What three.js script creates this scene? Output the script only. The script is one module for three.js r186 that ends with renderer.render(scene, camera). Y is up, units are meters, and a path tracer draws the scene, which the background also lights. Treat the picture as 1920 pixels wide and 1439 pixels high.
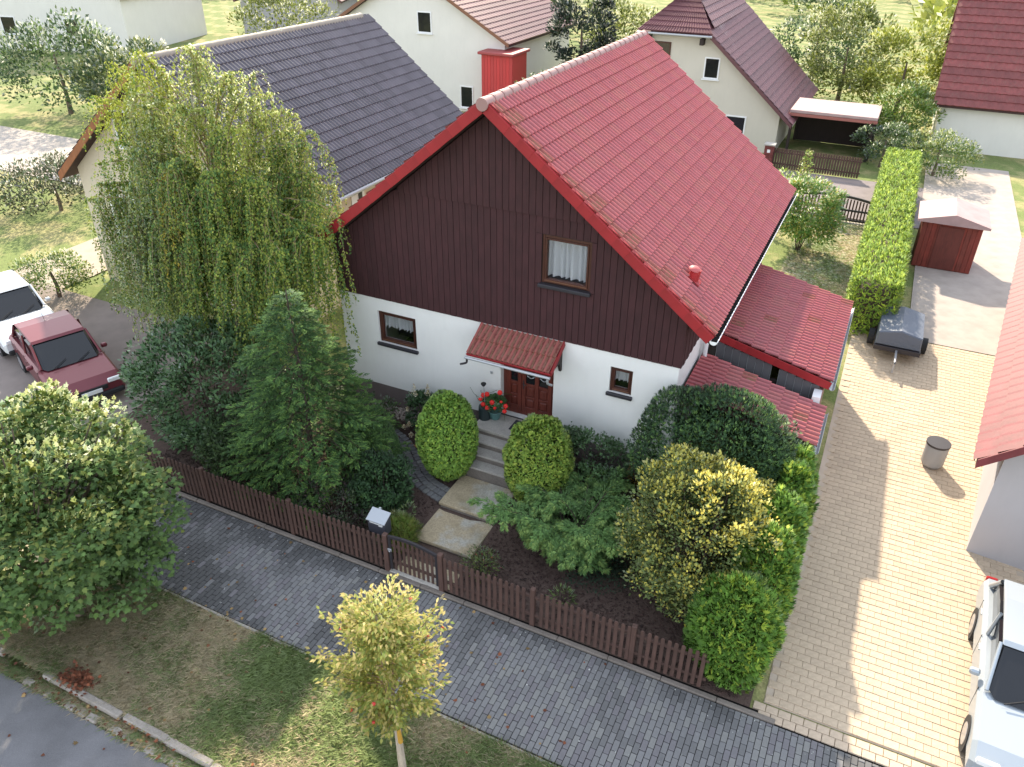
import * as THREE from 'three';
import { mergeGeometries } from 'three/addons/utils/BufferGeometryUtils.js';

// ───────────────────────── camera, sky, sun, exposure ─────────────────────────
const scene = new THREE.Scene();
const camera = new THREE.PerspectiveCamera(52.33, 1024 / 767, 0.1, 600);
camera.position.set(11.474, 11.841, 14.085);
{
  const yaw = 0.4455, pitch = -0.5573, roll = 0.0074;
  camera.lookAt(11.474 - Math.sin(yaw) * Math.cos(pitch), 11.841 + Math.sin(pitch), 14.085 - Math.cos(yaw) * Math.cos(pitch));
  camera.rotateZ(roll);
}
camera.updateMatrixWorld(true); camera.updateProjectionMatrix();
scene.add(camera);

const SUN = new THREE.Vector3(-0.694, 1, -1.2).normalize();
{
  const w = 256, h = 128, a = new Float32Array(w * h * 4), d = new THREE.Vector3();
  for (let j = 0; j < h; j++) for (let i = 0; i < w; i++) {
    const th = (j + 0.5) / h * Math.PI - Math.PI / 2, ph = (i + 0.5) / w * 2 * Math.PI - Math.PI;
    d.set(Math.cos(th) * Math.cos(ph), Math.sin(th), Math.cos(th) * Math.sin(ph));
    const k = (j * w + i) * 4, el = Math.max(0, d.y), haze = Math.exp(-el * 2.8), g = Math.max(0, d.dot(SUN));
    const glow = 0.55 * Math.pow(g, 5) + 0.7 * Math.pow(g, 40);
    let r = 0.38 + 0.86 * haze + glow, gg = 0.45 + 0.84 * haze + glow * 0.96, b = 0.57 + 0.78 * haze + glow * 0.88;
    if (d.y < 0) { r = 0.30; gg = 0.31; b = 0.28; }
    a[k] = r; a[k + 1] = gg; a[k + 2] = b; a[k + 3] = 1;
  }
  const t = new THREE.DataTexture(a, w, h, THREE.RGBAFormat, THREE.FloatType);
  t.mapping = THREE.EquirectangularReflectionMapping; t.magFilter = THREE.LinearFilter; t.needsUpdate = true;
  scene.background = t; scene.environment = t;
}
const sun = new THREE.DirectionalLight(0xffeed4, 4.3);
sun.position.copy(SUN).multiplyScalar(80); sun.castShadow = true; sun.shadow.radius = 2.5;
sun.shadow.mapSize.set(4096, 4096);
Object.assign(sun.shadow.camera, { left: -45, right: 45, top: 45, bottom: -45, near: 1, far: 220 });
scene.add(sun, sun.target);

const renderer = new THREE.WebGLRenderer({ antialias: true });
renderer.setSize(1024, 767);
renderer.shadowMap.enabled = true;
renderer.toneMapping = THREE.LinearToneMapping;
renderer.toneMappingExposure = 2.4;

// ───────────────────────── helpers ─────────────────────────
function rng(s) { return () => { s |= 0; s = s + 0x6D2B79F5 | 0; let t = Math.imul(s ^ s >>> 15, 1 | s); t = t + Math.imul(t ^ t >>> 7, 61 | t) ^ t; return ((t ^ t >>> 14) >>> 0) / 4294967296; }; }
const V = (x, y, z) => new THREE.Vector3(x, y, z);
const lerp = (a, b, t) => a + (b - a) * t, clamp = (x, a = 0, b = 1) => Math.min(b, Math.max(a, x));
const smooth = (a, b, x) => { const t = clamp((x - a) / (b - a)); return t * t * (3 - 2 * t); };
const used = {};
function numbered(n) { if (!(n in used)) { used[n] = 0; return n; } used[n]++; return `${n}_${String(used[n]).padStart(3, '0')}`; }
function obj(name, geo, mat, parent = scene) {
  const m = new THREE.Mesh(Array.isArray(geo) ? merge(geo) : geo, mat);
  m.name = parent === scene ? numbered(name) : name; m.castShadow = m.receiveShadow = true; parent.add(m); return m;
}
function tag(o, label, category, group) { o.userData.label = label; if (category) o.userData.category = category; if (group) o.userData.group = group; return o; }
function thing(name, label, category, [x, y, z] = [0, 0, 0], group) {
  const o = new THREE.Group(); o.name = numbered(name); o.position.set(x, y, z); scene.add(o); return tag(o, label, category, group);
}
function struct(name, geo, mat) { const m = obj(name, geo, mat); m.userData.kind = 'structure'; return m; }
function stuff(o) { o.userData.kind = 'stuff'; return o; }
function merge(list) { return mergeGeometries(list.map(g => { if (g.index) g = g.toNonIndexed(); for (const k of Object.keys(g.attributes)) if (!['position', 'normal', 'uv'].includes(k)) g.deleteAttribute(k); if (!g.attributes.uv) uvw(g); return g; })); }
// texture coordinates in metres, by the main direction of each face
function uvw(g, s = 1) {
  if (!g.attributes.normal) g.computeVertexNormals();
  const p = g.attributes.position, n = g.attributes.normal, uv = new Float32Array(p.count * 2);
  for (let i = 0; i < p.count; i++) {
    const ax = Math.abs(n.getX(i)), ay = Math.abs(n.getY(i)), az = Math.abs(n.getZ(i));
    let u, v;
    if (ay > ax && ay > az) { u = p.getX(i); v = p.getZ(i); } else if (ax > az) { u = p.getZ(i); v = p.getY(i); } else { u = p.getX(i); v = p.getY(i); }
    uv[i * 2] = u / s; uv[i * 2 + 1] = v / s;
  }
  g.setAttribute('uv', new THREE.BufferAttribute(uv, 2)); return g;
}
// a box with chamfered edges (44 triangles), centred
function cbox(w, h, d, c = 0.01) {
  const P = [], I = [], idx = {};
  const H = [w / 2, h / 2, d / 2], K = [H[0] - c, H[1] - c, H[2] - c];
  const vid = (s, a) => { const key = s.join() + a; if (!(key in idx)) { const v = [0, 1, 2].map(k => s[k] * (k === a ? H[k] : K[k])); idx[key] = P.length / 3; P.push(...v); } return idx[key]; };
  const q = (a, b, cc, dd) => { I.push([a, b, cc], [a, cc, dd]); };
  for (let a = 0; a < 3; a++) { const b = (a + 1) % 3, e = (a + 2) % 3; for (const s of [-1, 1]) { const r = [[-1, -1], [1, -1], [1, 1], [-1, 1]].map(([u, v]) => { const t = [0, 0, 0]; t[a] = s; t[b] = u; t[e] = v; return vid(t, a); }); q(...r); } }
  for (let e = 0; e < 3; e++) { const a = (e + 1) % 3, b = (e + 2) % 3; for (const sa of [-1, 1]) for (const sb of [-1, 1]) { const m = k => { const t = [0, 0, 0]; t[a] = sa; t[b] = sb; t[e] = k; return t; }; q(vid(m(-1), a), vid(m(1), a), vid(m(1), b), vid(m(-1), b)); } }
  for (const x of [-1, 1]) for (const y of [-1, 1]) for (const z of [-1, 1]) { const t = [x, y, z]; I.push([vid(t, 0), vid(t, 1), vid(t, 2)]); }
  const out = [], A = V(), B = V(), C = V(), n = V(), N = [];
  for (const [i, j, k] of I) {
    A.fromArray(P, i * 3); B.fromArray(P, j * 3); C.fromArray(P, k * 3);
    n.subVectors(B, A).cross(V().subVectors(C, A)).normalize();
    const flip = n.dot(V().addVectors(A, B).add(C)) < 0; if (flip) n.negate();
    for (const v of flip ? [A, C, B] : [A, B, C]) { out.push(v.x, v.y, v.z); N.push(n.x, n.y, n.z); }
  }
  const g = new THREE.BufferGeometry();
  g.setAttribute('position', new THREE.Float32BufferAttribute(out, 3)); g.setAttribute('normal', new THREE.Float32BufferAttribute(N, 3));
  return uvw(g);
}
const box = (x0, x1, y0, y1, z0, z1, c = 0.006) => uvw(cbox(x1 - x0, y1 - y0, z1 - z0, Math.min(c, 0.3 * Math.min(x1 - x0, y1 - y0, z1 - z0))).translate((x0 + x1) / 2, (y0 + y1) / 2, (z0 + z1) / 2));
function cyl(r0, r1, h, seg = 16, open = false) { return new THREE.CylinderGeometry(r0, r1, h, seg, 1, open); }
// outline in x-y pushed along z (front face at z1)
function prism(pts, z0, z1, holes = [], bevel = 0) {
  const s = new THREE.Shape(pts.map(p => new THREE.Vector2(...p)));
  for (const h of holes) s.holes.push(new THREE.Path(h.map(p => new THREE.Vector2(...p))));
  const g = new THREE.ExtrudeGeometry(s, { depth: z1 - z0 - 2 * bevel, bevelEnabled: bevel > 0, bevelThickness: bevel, bevelSize: bevel, bevelOffset: -bevel, bevelSegments: 1, curveSegments: 10 });
  g.translate(0, 0, z0 + bevel); return uvw(g.index ? g.toNonIndexed() : g);
}
const rect = (x0, x1, y0, y1) => [[x0, y0], [x1, y0], [x1, y1], [x0, y1]];
function tube(pts, r0, r1 = r0, sides = 6, per = 1) {
  const c = new THREE.CatmullRomCurve3(pts.map(p => p.isVector3 ? p : V(...p))), n = Math.max(2, (pts.length - 1) * per);
  const g = new THREE.TubeGeometry(c, n, 1, sides, false), p = g.attributes.position, a = V(), q = V();
  for (let i = 0; i <= n; i++) { c.getPointAt(i / n, a); const r = lerp(r0, r1, i / n); for (let j = 0; j <= sides; j++) { const k = i * (sides + 1) + j; q.fromBufferAttribute(p, k).sub(a).multiplyScalar(r).add(a); p.setXYZ(k, q.x, q.y, q.z); } }
  return g;
}
// ── noise and textures ──
function hash(x, y, s) { let h = Math.imul(x, 374761393) + Math.imul(y, 668265263) + Math.imul(s, 1274126177) | 0; h = Math.imul(h ^ h >>> 13, 1274126177); return ((h ^ h >>> 16) >>> 0) / 4294967296; }
function vnoise(x, y, per, s) {
  const xi = Math.floor(x), yi = Math.floor(y), f = x - xi, g = y - yi, u = f * f * (3 - 2 * f), v = g * g * (3 - 2 * g), m = k => ((k % per) + per) % per;
  return lerp(lerp(hash(m(xi), m(yi), s), hash(m(xi + 1), m(yi), s), u), lerp(hash(m(xi), m(yi + 1), s), hash(m(xi + 1), m(yi + 1), s), u), v);
}
function fbm(u, v, f, oct, s) { let a = 0, w = 0.5, t = 0; for (let o = 0; o < oct; o++) { a += w * vnoise(u * f, v * f, f, s + o); t += w; w *= 0.55; f *= 2; } return a / t; }
const wnoise = (x, z, f, s) => fbm(x / 64 + 7, z / 64 + 7, Math.round(64 * f), 3, s);   // over the ground, in metres
const toS = c => { c = clamp(c); return Math.round(255 * (c <= 0.0031308 ? c * 12.92 : 1.055 * Math.pow(c, 1 / 2.4) - 0.055)); };
function tex(n, rep, fn, srgb = true) {
  const a = new Uint8Array(n * n * 4);
  for (let j = 0; j < n; j++) for (let i = 0; i < n; i++) {
    const c = fn(i / n, j / n), k = (j * n + i) * 4;
    if (srgb) { a[k] = toS(c[0]); a[k + 1] = toS(c[1]); a[k + 2] = toS(c[2]); } else { a[k] = a[k + 1] = a[k + 2] = Math.round(255 * clamp(c)); }
    a[k + 3] = 255;
  }
  const t = new THREE.DataTexture(a, n, n, THREE.RGBAFormat); t.wrapS = t.wrapT = THREE.RepeatWrapping; t.magFilter = THREE.LinearFilter; t.minFilter = THREE.LinearMipmapLinearFilter; t.generateMipmaps = true;
  t.repeat.set(1 / rep, 1 / rep); if (srgb) t.colorSpace = THREE.SRGBColorSpace; t.needsUpdate = true; return t;
}
const mix3 = (a, b, t) => [lerp(a[0], b[0], t), lerp(a[1], b[1], t), lerp(a[2], b[2], t)];
const sc3 = (a, k) => [a[0] * k, a[1] * k, a[2] * k];
function mat(c, rough = 0.8, o = {}) { const m = new THREE.MeshStandardMaterial({ roughness: rough, metalness: 0, ...o }); m.color.setRGB(...c); return m; }
const bumpFine = tex(256, 0.35, (u, v) => fbm(u, v, 16, 4, 3), false);
const bumpGrit = tex(256, 0.5, (u, v) => 0.6 * hash(Math.floor(u * 256), Math.floor(v * 256), 5) + 0.4 * fbm(u, v, 32, 3, 6), false);
const mottle = tex(512, 1.7, (u, v) => { const k = 0.80 + 0.34 * (fbm(u, v, 5, 6, 11) - 0.1) * 1.0; return [k, k, k]; });
const wall3 = tex(512, 3.1, (u, v) => { const a = fbm(u, v, 4, 5, 21), b = fbm(u, v * 0.25, 24, 3, 25), k = 0.9 + 0.08 * a + 0.05 * b - 0.12 * Math.max(0, b - 0.62); return [k, k * (0.995), k * 0.985]; });
const woodTex = tex(512, 1.1, (u, v) => { const a = fbm(u, v * 0.08 + 0.3, 48, 4, 31), b = fbm(u, v, 4, 4, 35), k = 0.62 + 0.5 * a + 0.35 * (b - 0.5); return [k, k * 0.97, k * 0.95]; });
const woodBump = tex(256, 0.5, (u, v) => fbm(u, v * 0.08, 40, 4, 31), false);
const tileTex = tex(512, 1.3, (u0, v0) => {
  const u = u0 + .08 * fbm(u0, v0, 8, 3, 48), v = v0 + .08 * fbm(u0, v0, 8, 3, 49);
  const a = fbm(u, v, 6, 6, 41), b = fbm(u, v, 40, 3, 44), c = fbm(u, v, 14, 4, 47);
  let k = [0.8 + 0.5 * (a - 0.5) + 0.25 * (b - 0.5), 0.8 + 0.5 * (a - 0.5) + 0.25 * (b - 0.5), 0.8 + 0.5 * (a - 0.5) + 0.25 * (b - 0.5)];
  return mix3(k, [0.75, 1.9, 1.5], 0.35 * smooth(0.6, 0.78, c)).map(x => x * 0.85);
});
// one tile across, three tiles down: dirt and lichen settle in the pans, the cleaner rolls carry a painted highlight
const wearHighlightTex = moss => tex(512, 1, (u, v) => {
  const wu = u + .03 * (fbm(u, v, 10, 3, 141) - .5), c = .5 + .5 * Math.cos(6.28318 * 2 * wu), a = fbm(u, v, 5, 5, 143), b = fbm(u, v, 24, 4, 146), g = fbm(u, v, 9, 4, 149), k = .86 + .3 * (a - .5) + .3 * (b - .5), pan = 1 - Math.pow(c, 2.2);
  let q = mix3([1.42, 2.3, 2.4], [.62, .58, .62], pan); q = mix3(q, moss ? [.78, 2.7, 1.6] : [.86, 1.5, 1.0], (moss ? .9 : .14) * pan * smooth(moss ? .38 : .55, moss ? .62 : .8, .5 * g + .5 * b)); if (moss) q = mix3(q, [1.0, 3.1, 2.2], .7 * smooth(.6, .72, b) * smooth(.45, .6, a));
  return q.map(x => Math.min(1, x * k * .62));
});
const tileWearHighlight = wearHighlightTex(false), mossWearHighlight = wearHighlightTex(true);
const mossTex = tex(512, 0.9, (u0, v0) => {
  const wu = fbm(u0, v0, 9, 3, 57), wv = fbm(u0, v0, 9, 3, 58), u = u0 + .12 * wu, v = v0 + .12 * wv;
  const a = fbm(u, v, 7, 6, 51), b = fbm(u, v, 30, 3, 54), k = 0.9 + 0.5 * (a - 0.5) + 0.2 * (b - 0.5);
  return mix3([0.42 * k, 0.09 * k, 0.085 * k], [0.40 * k, 0.24 * k, 0.11 * k], 0.7 * smooth(0.46, 0.66, 0.45 * a + 0.55 * b));
});
const soilTex = tex(1024, 2.3, (u, v) => { const a = fbm(u, v, 6, 5, 61), b = fbm(u, v, 90, 3, 66), k = 0.35 + 1.0 * b * b + 0.35 * (a - 0.5); return mix3([0.045, 0.026, 0.022], [0.11, 0.075, 0.06], clamp(k)); });
const soilBump = tex(512, 1.1, (u, v) => fbm(u, v, 50, 4, 66), false);
const grassTex = tex(1024, 4.7, (u, v) => { const a = fbm(u, v, 5, 5, 71), b = fbm(u, v, 140, 2, 74), c = fbm(u, v, 11, 4, 77); return sc3(mix3([0.24, 0.27, 0.10], [0.54, 0.44, 0.29], smooth(0.36, 0.66, 0.55 * a + 0.45 * c)), 0.55 + 0.9 * b); });
const lawnTex = tex(1024, 4.3, (u, v) => { const a = fbm(u, v, 6, 5, 81), b = fbm(u, v, 130, 2, 84); return sc3(mix3([0.14, 0.18, 0.05], [0.30, 0.27, 0.12], smooth(0.35, 0.75, a)), 0.6 + 0.8 * b); });
const asphTex = tex(1024, 1.9, (u, v) => { const a = fbm(u, v, 4, 5, 91), b = hash(Math.floor(u * 512), Math.floor(v * 512), 93), k = 0.82 + 0.22 * (a - 0.5) * 2 + 0.4 * (b - 0.5); return [0.205 * k, 0.20 * k, 0.208 * k]; });
const sandTex = tex(512, 2.7, (u, v) => { const a = fbm(u, v, 5, 5, 101), b = fbm(u, v, 60, 3, 104), k = 0.8 + 0.35 * (a - 0.4) + 0.2 * (b - 0.5); return [0.57 * k, 0.45 * k, 0.335 * k]; });
const slabTex = tex(1024, 2.9, (u, v) => { const a = fbm(u, v, 4, 5, 111), b = fbm(u, v, 120, 2, 114), c = fbm(u + .3, v, 3, 4, 117), k = 0.72 + 0.5 * b; return sc3(mix3(mix3([0.42, 0.34, 0.225], [0.46, 0.44, 0.39], smooth(0.5, 0.72, a)), [0.24, 0.20, 0.12], 0.6 * smooth(0.55, 0.8, c)), k); });
const concTex = tex(512, 1.6, (u, v) => { const a = fbm(u, v, 5, 5, 121), b = fbm(u, v, 70, 3, 124), k = 0.72 + 0.4 * (a - 0.5) + 0.4 * b; return [0.43 * k, 0.40 * k, 0.36 * k]; });
const barkTex = tex(256, 0.6, (u, v) => { const a = fbm(u, v, 8, 5, 131), k = 0.6 + 0.8 * (a - 0.2); return [k, k, k]; });

const M = {
  render: mat([0.80, 0.80, 0.785], 0.92, { map: wall3, bumpMap: bumpGrit, bumpScale: 0.003 }),
  plinth: mat([0.17, 0.135, 0.13], 0.9, { map: mottle, bumpMap: bumpGrit, bumpScale: 0.003 }),
  board: [0.96, 1, 1.05, 0.92, 1.02].map(k => mat([0.052 * k, 0.0155 * k, 0.0185 * k], 0.8, { map: woodTex, bumpMap: woodBump, bumpScale: 0.0015 })),
  dark: mat([0.03, 0.02, 0.019], 0.7, { map: woodTex }),
  inside: mat([0.05, 0.045, 0.04], 0.9),
  soffit: mat([0.06, 0.03, 0.028], 0.8, { map: woodTex }),
  frame: mat([0.075, 0.024, 0.015], 0.45, { map: woodTex, bumpMap: woodBump, bumpScale: 0.001 }),
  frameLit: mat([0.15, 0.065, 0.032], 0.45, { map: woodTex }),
  door: mat([0.15, 0.034, 0.023], 0.42, { map: woodTex, bumpMap: woodBump, bumpScale: 0.001 }),
  sill: mat([0.03, 0.028, 0.035], 0.45, { map: mottle }),
  lace: new THREE.MeshPhysicalMaterial({ color: new THREE.Color().setRGB(0.66, 0.69, 0.72), roughness: 1, transmission: 0.5, thickness: 0, side: THREE.DoubleSide }),
  glass: new THREE.MeshPhysicalMaterial({ color: 0xffffff, roughness: 0.02, transmission: 1, thickness: 0, ior: 1.5 }),
  darkGlass: mat([0.012, 0.013, 0.016], 0.06),
  white: mat([0.78, 0.79, 0.8], 0.5), zinc: mat([0.42, 0.43, 0.45], 0.4, { metalness: 0.4 }), steel: mat([0.5, 0.51, 0.54], 0.32, { metalness: 0.7 }),
  tile: [[0.46, 0.088, 0.094], [0.445, 0.085, 0.09], [0.475, 0.095, 0.098], [0.46, 0.09, 0.09], [0.46, 0.098, 0.092]].map(c => mat(c.map(x => Math.min(1, x * 1.37)), 0.4, { map: tileWearHighlight, bumpMap: bumpFine, bumpScale: 0.002 })),
  tileMoss: mat([.55, .117, .10], 0.75, { map: mossWearHighlight, bumpMap: bumpFine, bumpScale: 0.004 }),
  verge: [0.95, 1.05, 1].map(k => mat([0.31 * k, 0.014 * k, 0.018 * k], 0.65, { map: mottle })),
  ridge: [1, 1.08, 0.93].map(k => mat([0.36 * k, 0.21 * k, 0.195 * k], 0.55, { map: mottle })),
  grey: [1, 1.15, 0.88, 1.05].map(k => mat([0.115 * k, 0.105 * k, 0.125 * k], 0.38, { map: mottle })),
  fence: [0.9, 1, 1.12].map(k => mat([0.098 * k, 0.054 * k, 0.043 * k], 0.72, { map: woodTex, bumpMap: woodBump, bumpScale: 0.002 })),
  gate: mat([0.028, 0.024, 0.028], 0.5),
  paver: [0.88, 1.0, 1.08, 1.16, 1.26, 0.78, 0.54, 0.64].map((k, i) => mat([0.182 * k, (i === 1 ? 0.172 : 0.18) * k, (i === 4 ? 0.174 : 0.182) * k], 0.85, { map: mottle, bumpMap: bumpGrit, bumpScale: 0.003 })),
  riser: mat([.5, .47, .46], .95, { map: concTex, bumpMap: bumpGrit, bumpScale: .004 }),  // darker than the treads: dirt, and shade put into the colour
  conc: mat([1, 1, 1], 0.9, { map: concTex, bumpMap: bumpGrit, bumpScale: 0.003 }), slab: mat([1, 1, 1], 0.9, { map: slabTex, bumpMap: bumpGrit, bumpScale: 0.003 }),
  kerb: mat([0.8, 0.76, 0.74], 0.9, { map: concTex, bumpMap: bumpGrit, bumpScale: 0.004 }),
  footing: mat([0.5, 0.46, 0.44], 0.95, { map: concTex, bumpMap: bumpGrit, bumpScale: 0.006 }),
  soil: mat([1, 1, 1], 1, { map: soilTex, bumpMap: soilBump, bumpScale: 0.008 }), verge_grass: mat([1, 1, 1], 1, { map: grassTex, bumpMap: soilBump, bumpScale: 0.006 }),
  lawn: mat([1, 1, 1], 1, { map: lawnTex, bumpMap: soilBump, bumpScale: 0.006 }), asphalt: mat([1, 1, 1], 0.9, { map: asphTex, bumpMap: bumpGrit, bumpScale: 0.004 }),
  sand: mat([1, 1, 1], 0.95, { map: sandTex, bumpMap: bumpGrit, bumpScale: 0.003 }), rubber: mat([0.02, 0.02, 0.022], 0.85),
  bark: mat([0.16, 0.12, 0.09], 0.95, { map: barkTex, bumpMap: bumpFine, bumpScale: 0.01 }), paleBark: mat([0.42, 0.36, 0.29], 0.9, { map: barkTex, bumpMap: bumpFine, bumpScale: 0.006 }),
  twig: mat([0.30, 0.21, 0.13], 0.9), darkBark: mat([0.07, 0.05, 0.04], 0.95),
};
const leafMat = (tr = 0.35, r = 0.75) => new THREE.MeshPhysicalMaterial({ vertexColors: true, roughness: r, transmission: tr, thickness: 0, side: THREE.DoubleSide, specularIntensity: 0.5 });
M.leaf = leafMat(0.55, 0.75); M.needle = leafMat(0.3, 0.85); M.gloss = leafMat(0.35, 0.65);

// ── ground height ──
function gy(x, z) {
  const b = smooth(11.3, 12.0, x), a = 0.5 * clamp((4.6 - z) / 4.6), c = 0.5 * clamp((4.6 - z) / 15);
  return lerp(a, c, b);
}
function sheet(xs, zs, off = 0, fn = gy) {
  const P = [], I = [], U = [], nx = xs.length, nz = zs.length;
  for (const z of zs) for (const x of xs) { P.push(x, fn(x, z) + off, z); U.push(x, z); }
  for (let j = 0; j < nz - 1; j++) for (let i = 0; i < nx - 1; i++) { const a = j * nx + i, b = a + 1, c = a + nx, d = c + 1; I.push(a, c, b, b, c, d); }
  const g = new THREE.BufferGeometry(); g.setAttribute('position', new THREE.Float32BufferAttribute(P, 3)); g.setAttribute('uv', new THREE.Float32BufferAttribute(U, 2)); g.setIndex(I); g.computeVertexNormals(); return g;
}
const span = (a, b, n) => Array.from({ length: n + 1 }, (_, i) => lerp(a, b, i / n));

// ── leaves: many small faces gathered into one crown ──
class Leaves {
  constructor(seed) { this.p = []; this.n = []; this.c = []; this.i = []; this.r = rng(seed); }
  get count() { return this.p.length / 3; }
  push(x, y, z, n, c) { this.p.push(x, y, z); this.n.push(n[0], n[1], n[2]); this.c.push(c[0], c[1], c[2]); }
  // a folded leaf: p base, d direction, n face normal, o outward direction that softens the shading
  leaf(p, d, n, o, L, W, c, at = 0.45) {
    if (n[0] * o[0] + n[1] * o[1] + n[2] * o[2] < 0) n = [-n[0], -n[1], -n[2]];
    let sx = d[1] * n[2] - d[2] * n[1], sy = d[2] * n[0] - d[0] * n[2], sz = d[0] * n[1] - d[1] * n[0]; const sl = Math.hypot(sx, sy, sz) || 1; sx /= sl; sy /= sl; sz /= sl;
    let m = [n[0] * 0.55 + o[0] * 0.6, n[1] * 0.55 + o[1] * 0.6, n[2] * 0.55 + o[2] * 0.6]; const l = Math.hypot(...m) || 1; m = [m[0] / l, m[1] / l, m[2] / l];
    const k = this.count, h = W * 0.5, q = L * at, u = W * 0.14;
    this.push(p[0], p[1], p[2], m, c);
    this.push(p[0] + d[0] * q + sx * h + n[0] * u, p[1] + d[1] * q + sy * h + n[1] * u, p[2] + d[2] * q + sz * h + n[2] * u, m, c);
    this.push(p[0] + d[0] * L, p[1] + d[1] * L, p[2] + d[2] * L, m, c);
    this.push(p[0] + d[0] * q - sx * h + n[0] * u, p[1] + d[1] * q - sy * h + n[1] * u, p[2] + d[2] * q - sz * h + n[2] * u, m, c);
    this.i.push(k, k + 1, k + 2, k, k + 2, k + 3);
  }
  // a lobed leaf, from a ring of points in the leaf's plane
  lobed(p, d, n, o, L, c, ring) {
    if (n[0] * o[0] + n[1] * o[1] + n[2] * o[2] < 0) n = [-n[0], -n[1], -n[2]];
    let s = [d[1] * n[2] - d[2] * n[1], d[2] * n[0] - d[0] * n[2], d[0] * n[1] - d[1] * n[0]]; const sl = Math.hypot(...s) || 1; s = s.map(x => x / sl);
    let m = [0, 1, 2].map(k => n[k] * 0.6 + o[k] * 0.55); const l = Math.hypot(...m) || 1; m = m.map(x => x / l);
    const k = this.count; this.push(p[0] + d[0] * L * 0.4 + n[0] * L * .06, p[1] + d[1] * L * 0.4 + n[1] * L * .06, p[2] + d[2] * L * 0.4 + n[2] * L * .06, m, c);
    for (const [a, b] of ring) this.push(p[0] + (d[0] * b + s[0] * a - n[0] * a * a * 0.5) * L, p[1] + (d[1] * b + s[1] * a - n[1] * a * a * 0.5) * L, p[2] + (d[2] * b + s[2] * a - n[2] * a * a * 0.5) * L, m, c);
    for (let j = 0; j < ring.length; j++) this.i.push(k, k + 1 + j, k + 1 + (j + 1) % ring.length);
  }
  geo() {
    const g = new THREE.BufferGeometry();
    g.setAttribute('position', new THREE.BufferAttribute(new Float32Array(this.p), 3)); g.setAttribute('normal', new THREE.BufferAttribute(new Float32Array(this.n), 3)); g.setAttribute('color', new THREE.BufferAttribute(new Float32Array(this.c), 3)); g.setIndex(this.i);
    this.p = this.n = this.c = this.i = null; return g;
  }
}
const FOL = 2.0;   // brightness factor on every foliage colour
const norm = a => { const l = Math.hypot(...a) || 1; return [a[0] / l, a[1] / l, a[2] / l]; };
const jit = (r, a, k) => norm([a[0] + (r() - .5) * k, a[1] + (r() - .5) * k, a[2] + (r() - .5) * k]);
const perp = (r, d) => { const q = [r() - .5, r() - .5, r() - .5], t = q[0] * d[0] + q[1] * d[1] + q[2] * d[2]; return norm([q[0] - d[0] * t, q[1] - d[1] * t, q[2] - d[2] * t]); };
const sphereDir = (r, low = -1) => { const y = lerp(low, 1, r()), a = r() * 6.2832, s = Math.sqrt(Math.max(0, 1 - y * y)); return [Math.cos(a) * s, y, Math.sin(a) * s]; };
// lumpy radius over directions
function lumps(seed, n = 9, amp = 0.13, f = 4) {
  const r = rng(seed), w = Array.from({ length: n }, () => [sphereDir(r), f * (0.6 + r()), r() * 6.28]);
  return d => { let s = 0; for (const [v, k, ph] of w) s += Math.sin(k * (v[0] * d[0] + v[1] * d[1] + v[2] * d[2]) * 1.7 + ph); return 1 + amp * s / Math.sqrt(n); };
}
const tint = (r, cols, v = 0.25) => { const a = cols[Math.floor(r() * cols.length)], k = FOL * (1 + (r() - .5) * 2 * v); return [a[0] * k, a[1] * k, a[2] * k * (0.9 + 0.2 * r())]; };
// ───────────────────────── ground, road, pavement ─────────────────────────
{
  const xs = [-150, -80, -45, -25, ...span(-15, 11, 14), 11.3, 11.5, 11.65, 11.8, 12, ...span(13, 25, 6), 45, 80, 150], zs = [-260, -150, -90, -60, -40, -30, -22, ...span(-15, 4.6, 14), 4.61, 7.1, 9.4, 12, 16, 30, 70];
  struct('ground', sheet(xs, zs, -0.03, (x, z) => gy(x, z) - (z > 4.605 ? 0.13 : 0)), M.lawn);
}
struct('road', sheet(span(-40, 40, 4), [9.78, 11, 14, 17], 0, () => -0.085), M.asphalt);
struct('grass_verge', sheet(span(-30, 30, 60), span(7.12, 9.46, 6), 0, (x, z) => 0.005 + 0.03 * wnoise(x, z, 1, 7) - 0.02), M.verge_grass);
struct('garden_bed', sheet(span(-7, 11.55, 60), span(-0.3, 4.64, 16), 0.0, (x, z) => gy(x, z) + (z > 4.5 ? 0 : 0.05 * (wnoise(x, z, 1.3, 17) - 0.5))), M.soil);
struct('back_lawn', sheet(span(8.4, 11.6, 6), span(-20.2, -6.8, 6), 0.004), M.lawn);
struct('driveway', sheet([11.75, 12, 13, 14, 15.6, 17, 20], span(4.42, -10, 20), -0.02), mat([.50, .41, .32], 1, { map: mottle }));
const onScreen = (x, y, z) => { const p = V(x, y, z).project(camera); return Math.abs(p.x) < 1.03 && Math.abs(p.y) < 1.04 && p.z < 1; };

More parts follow.
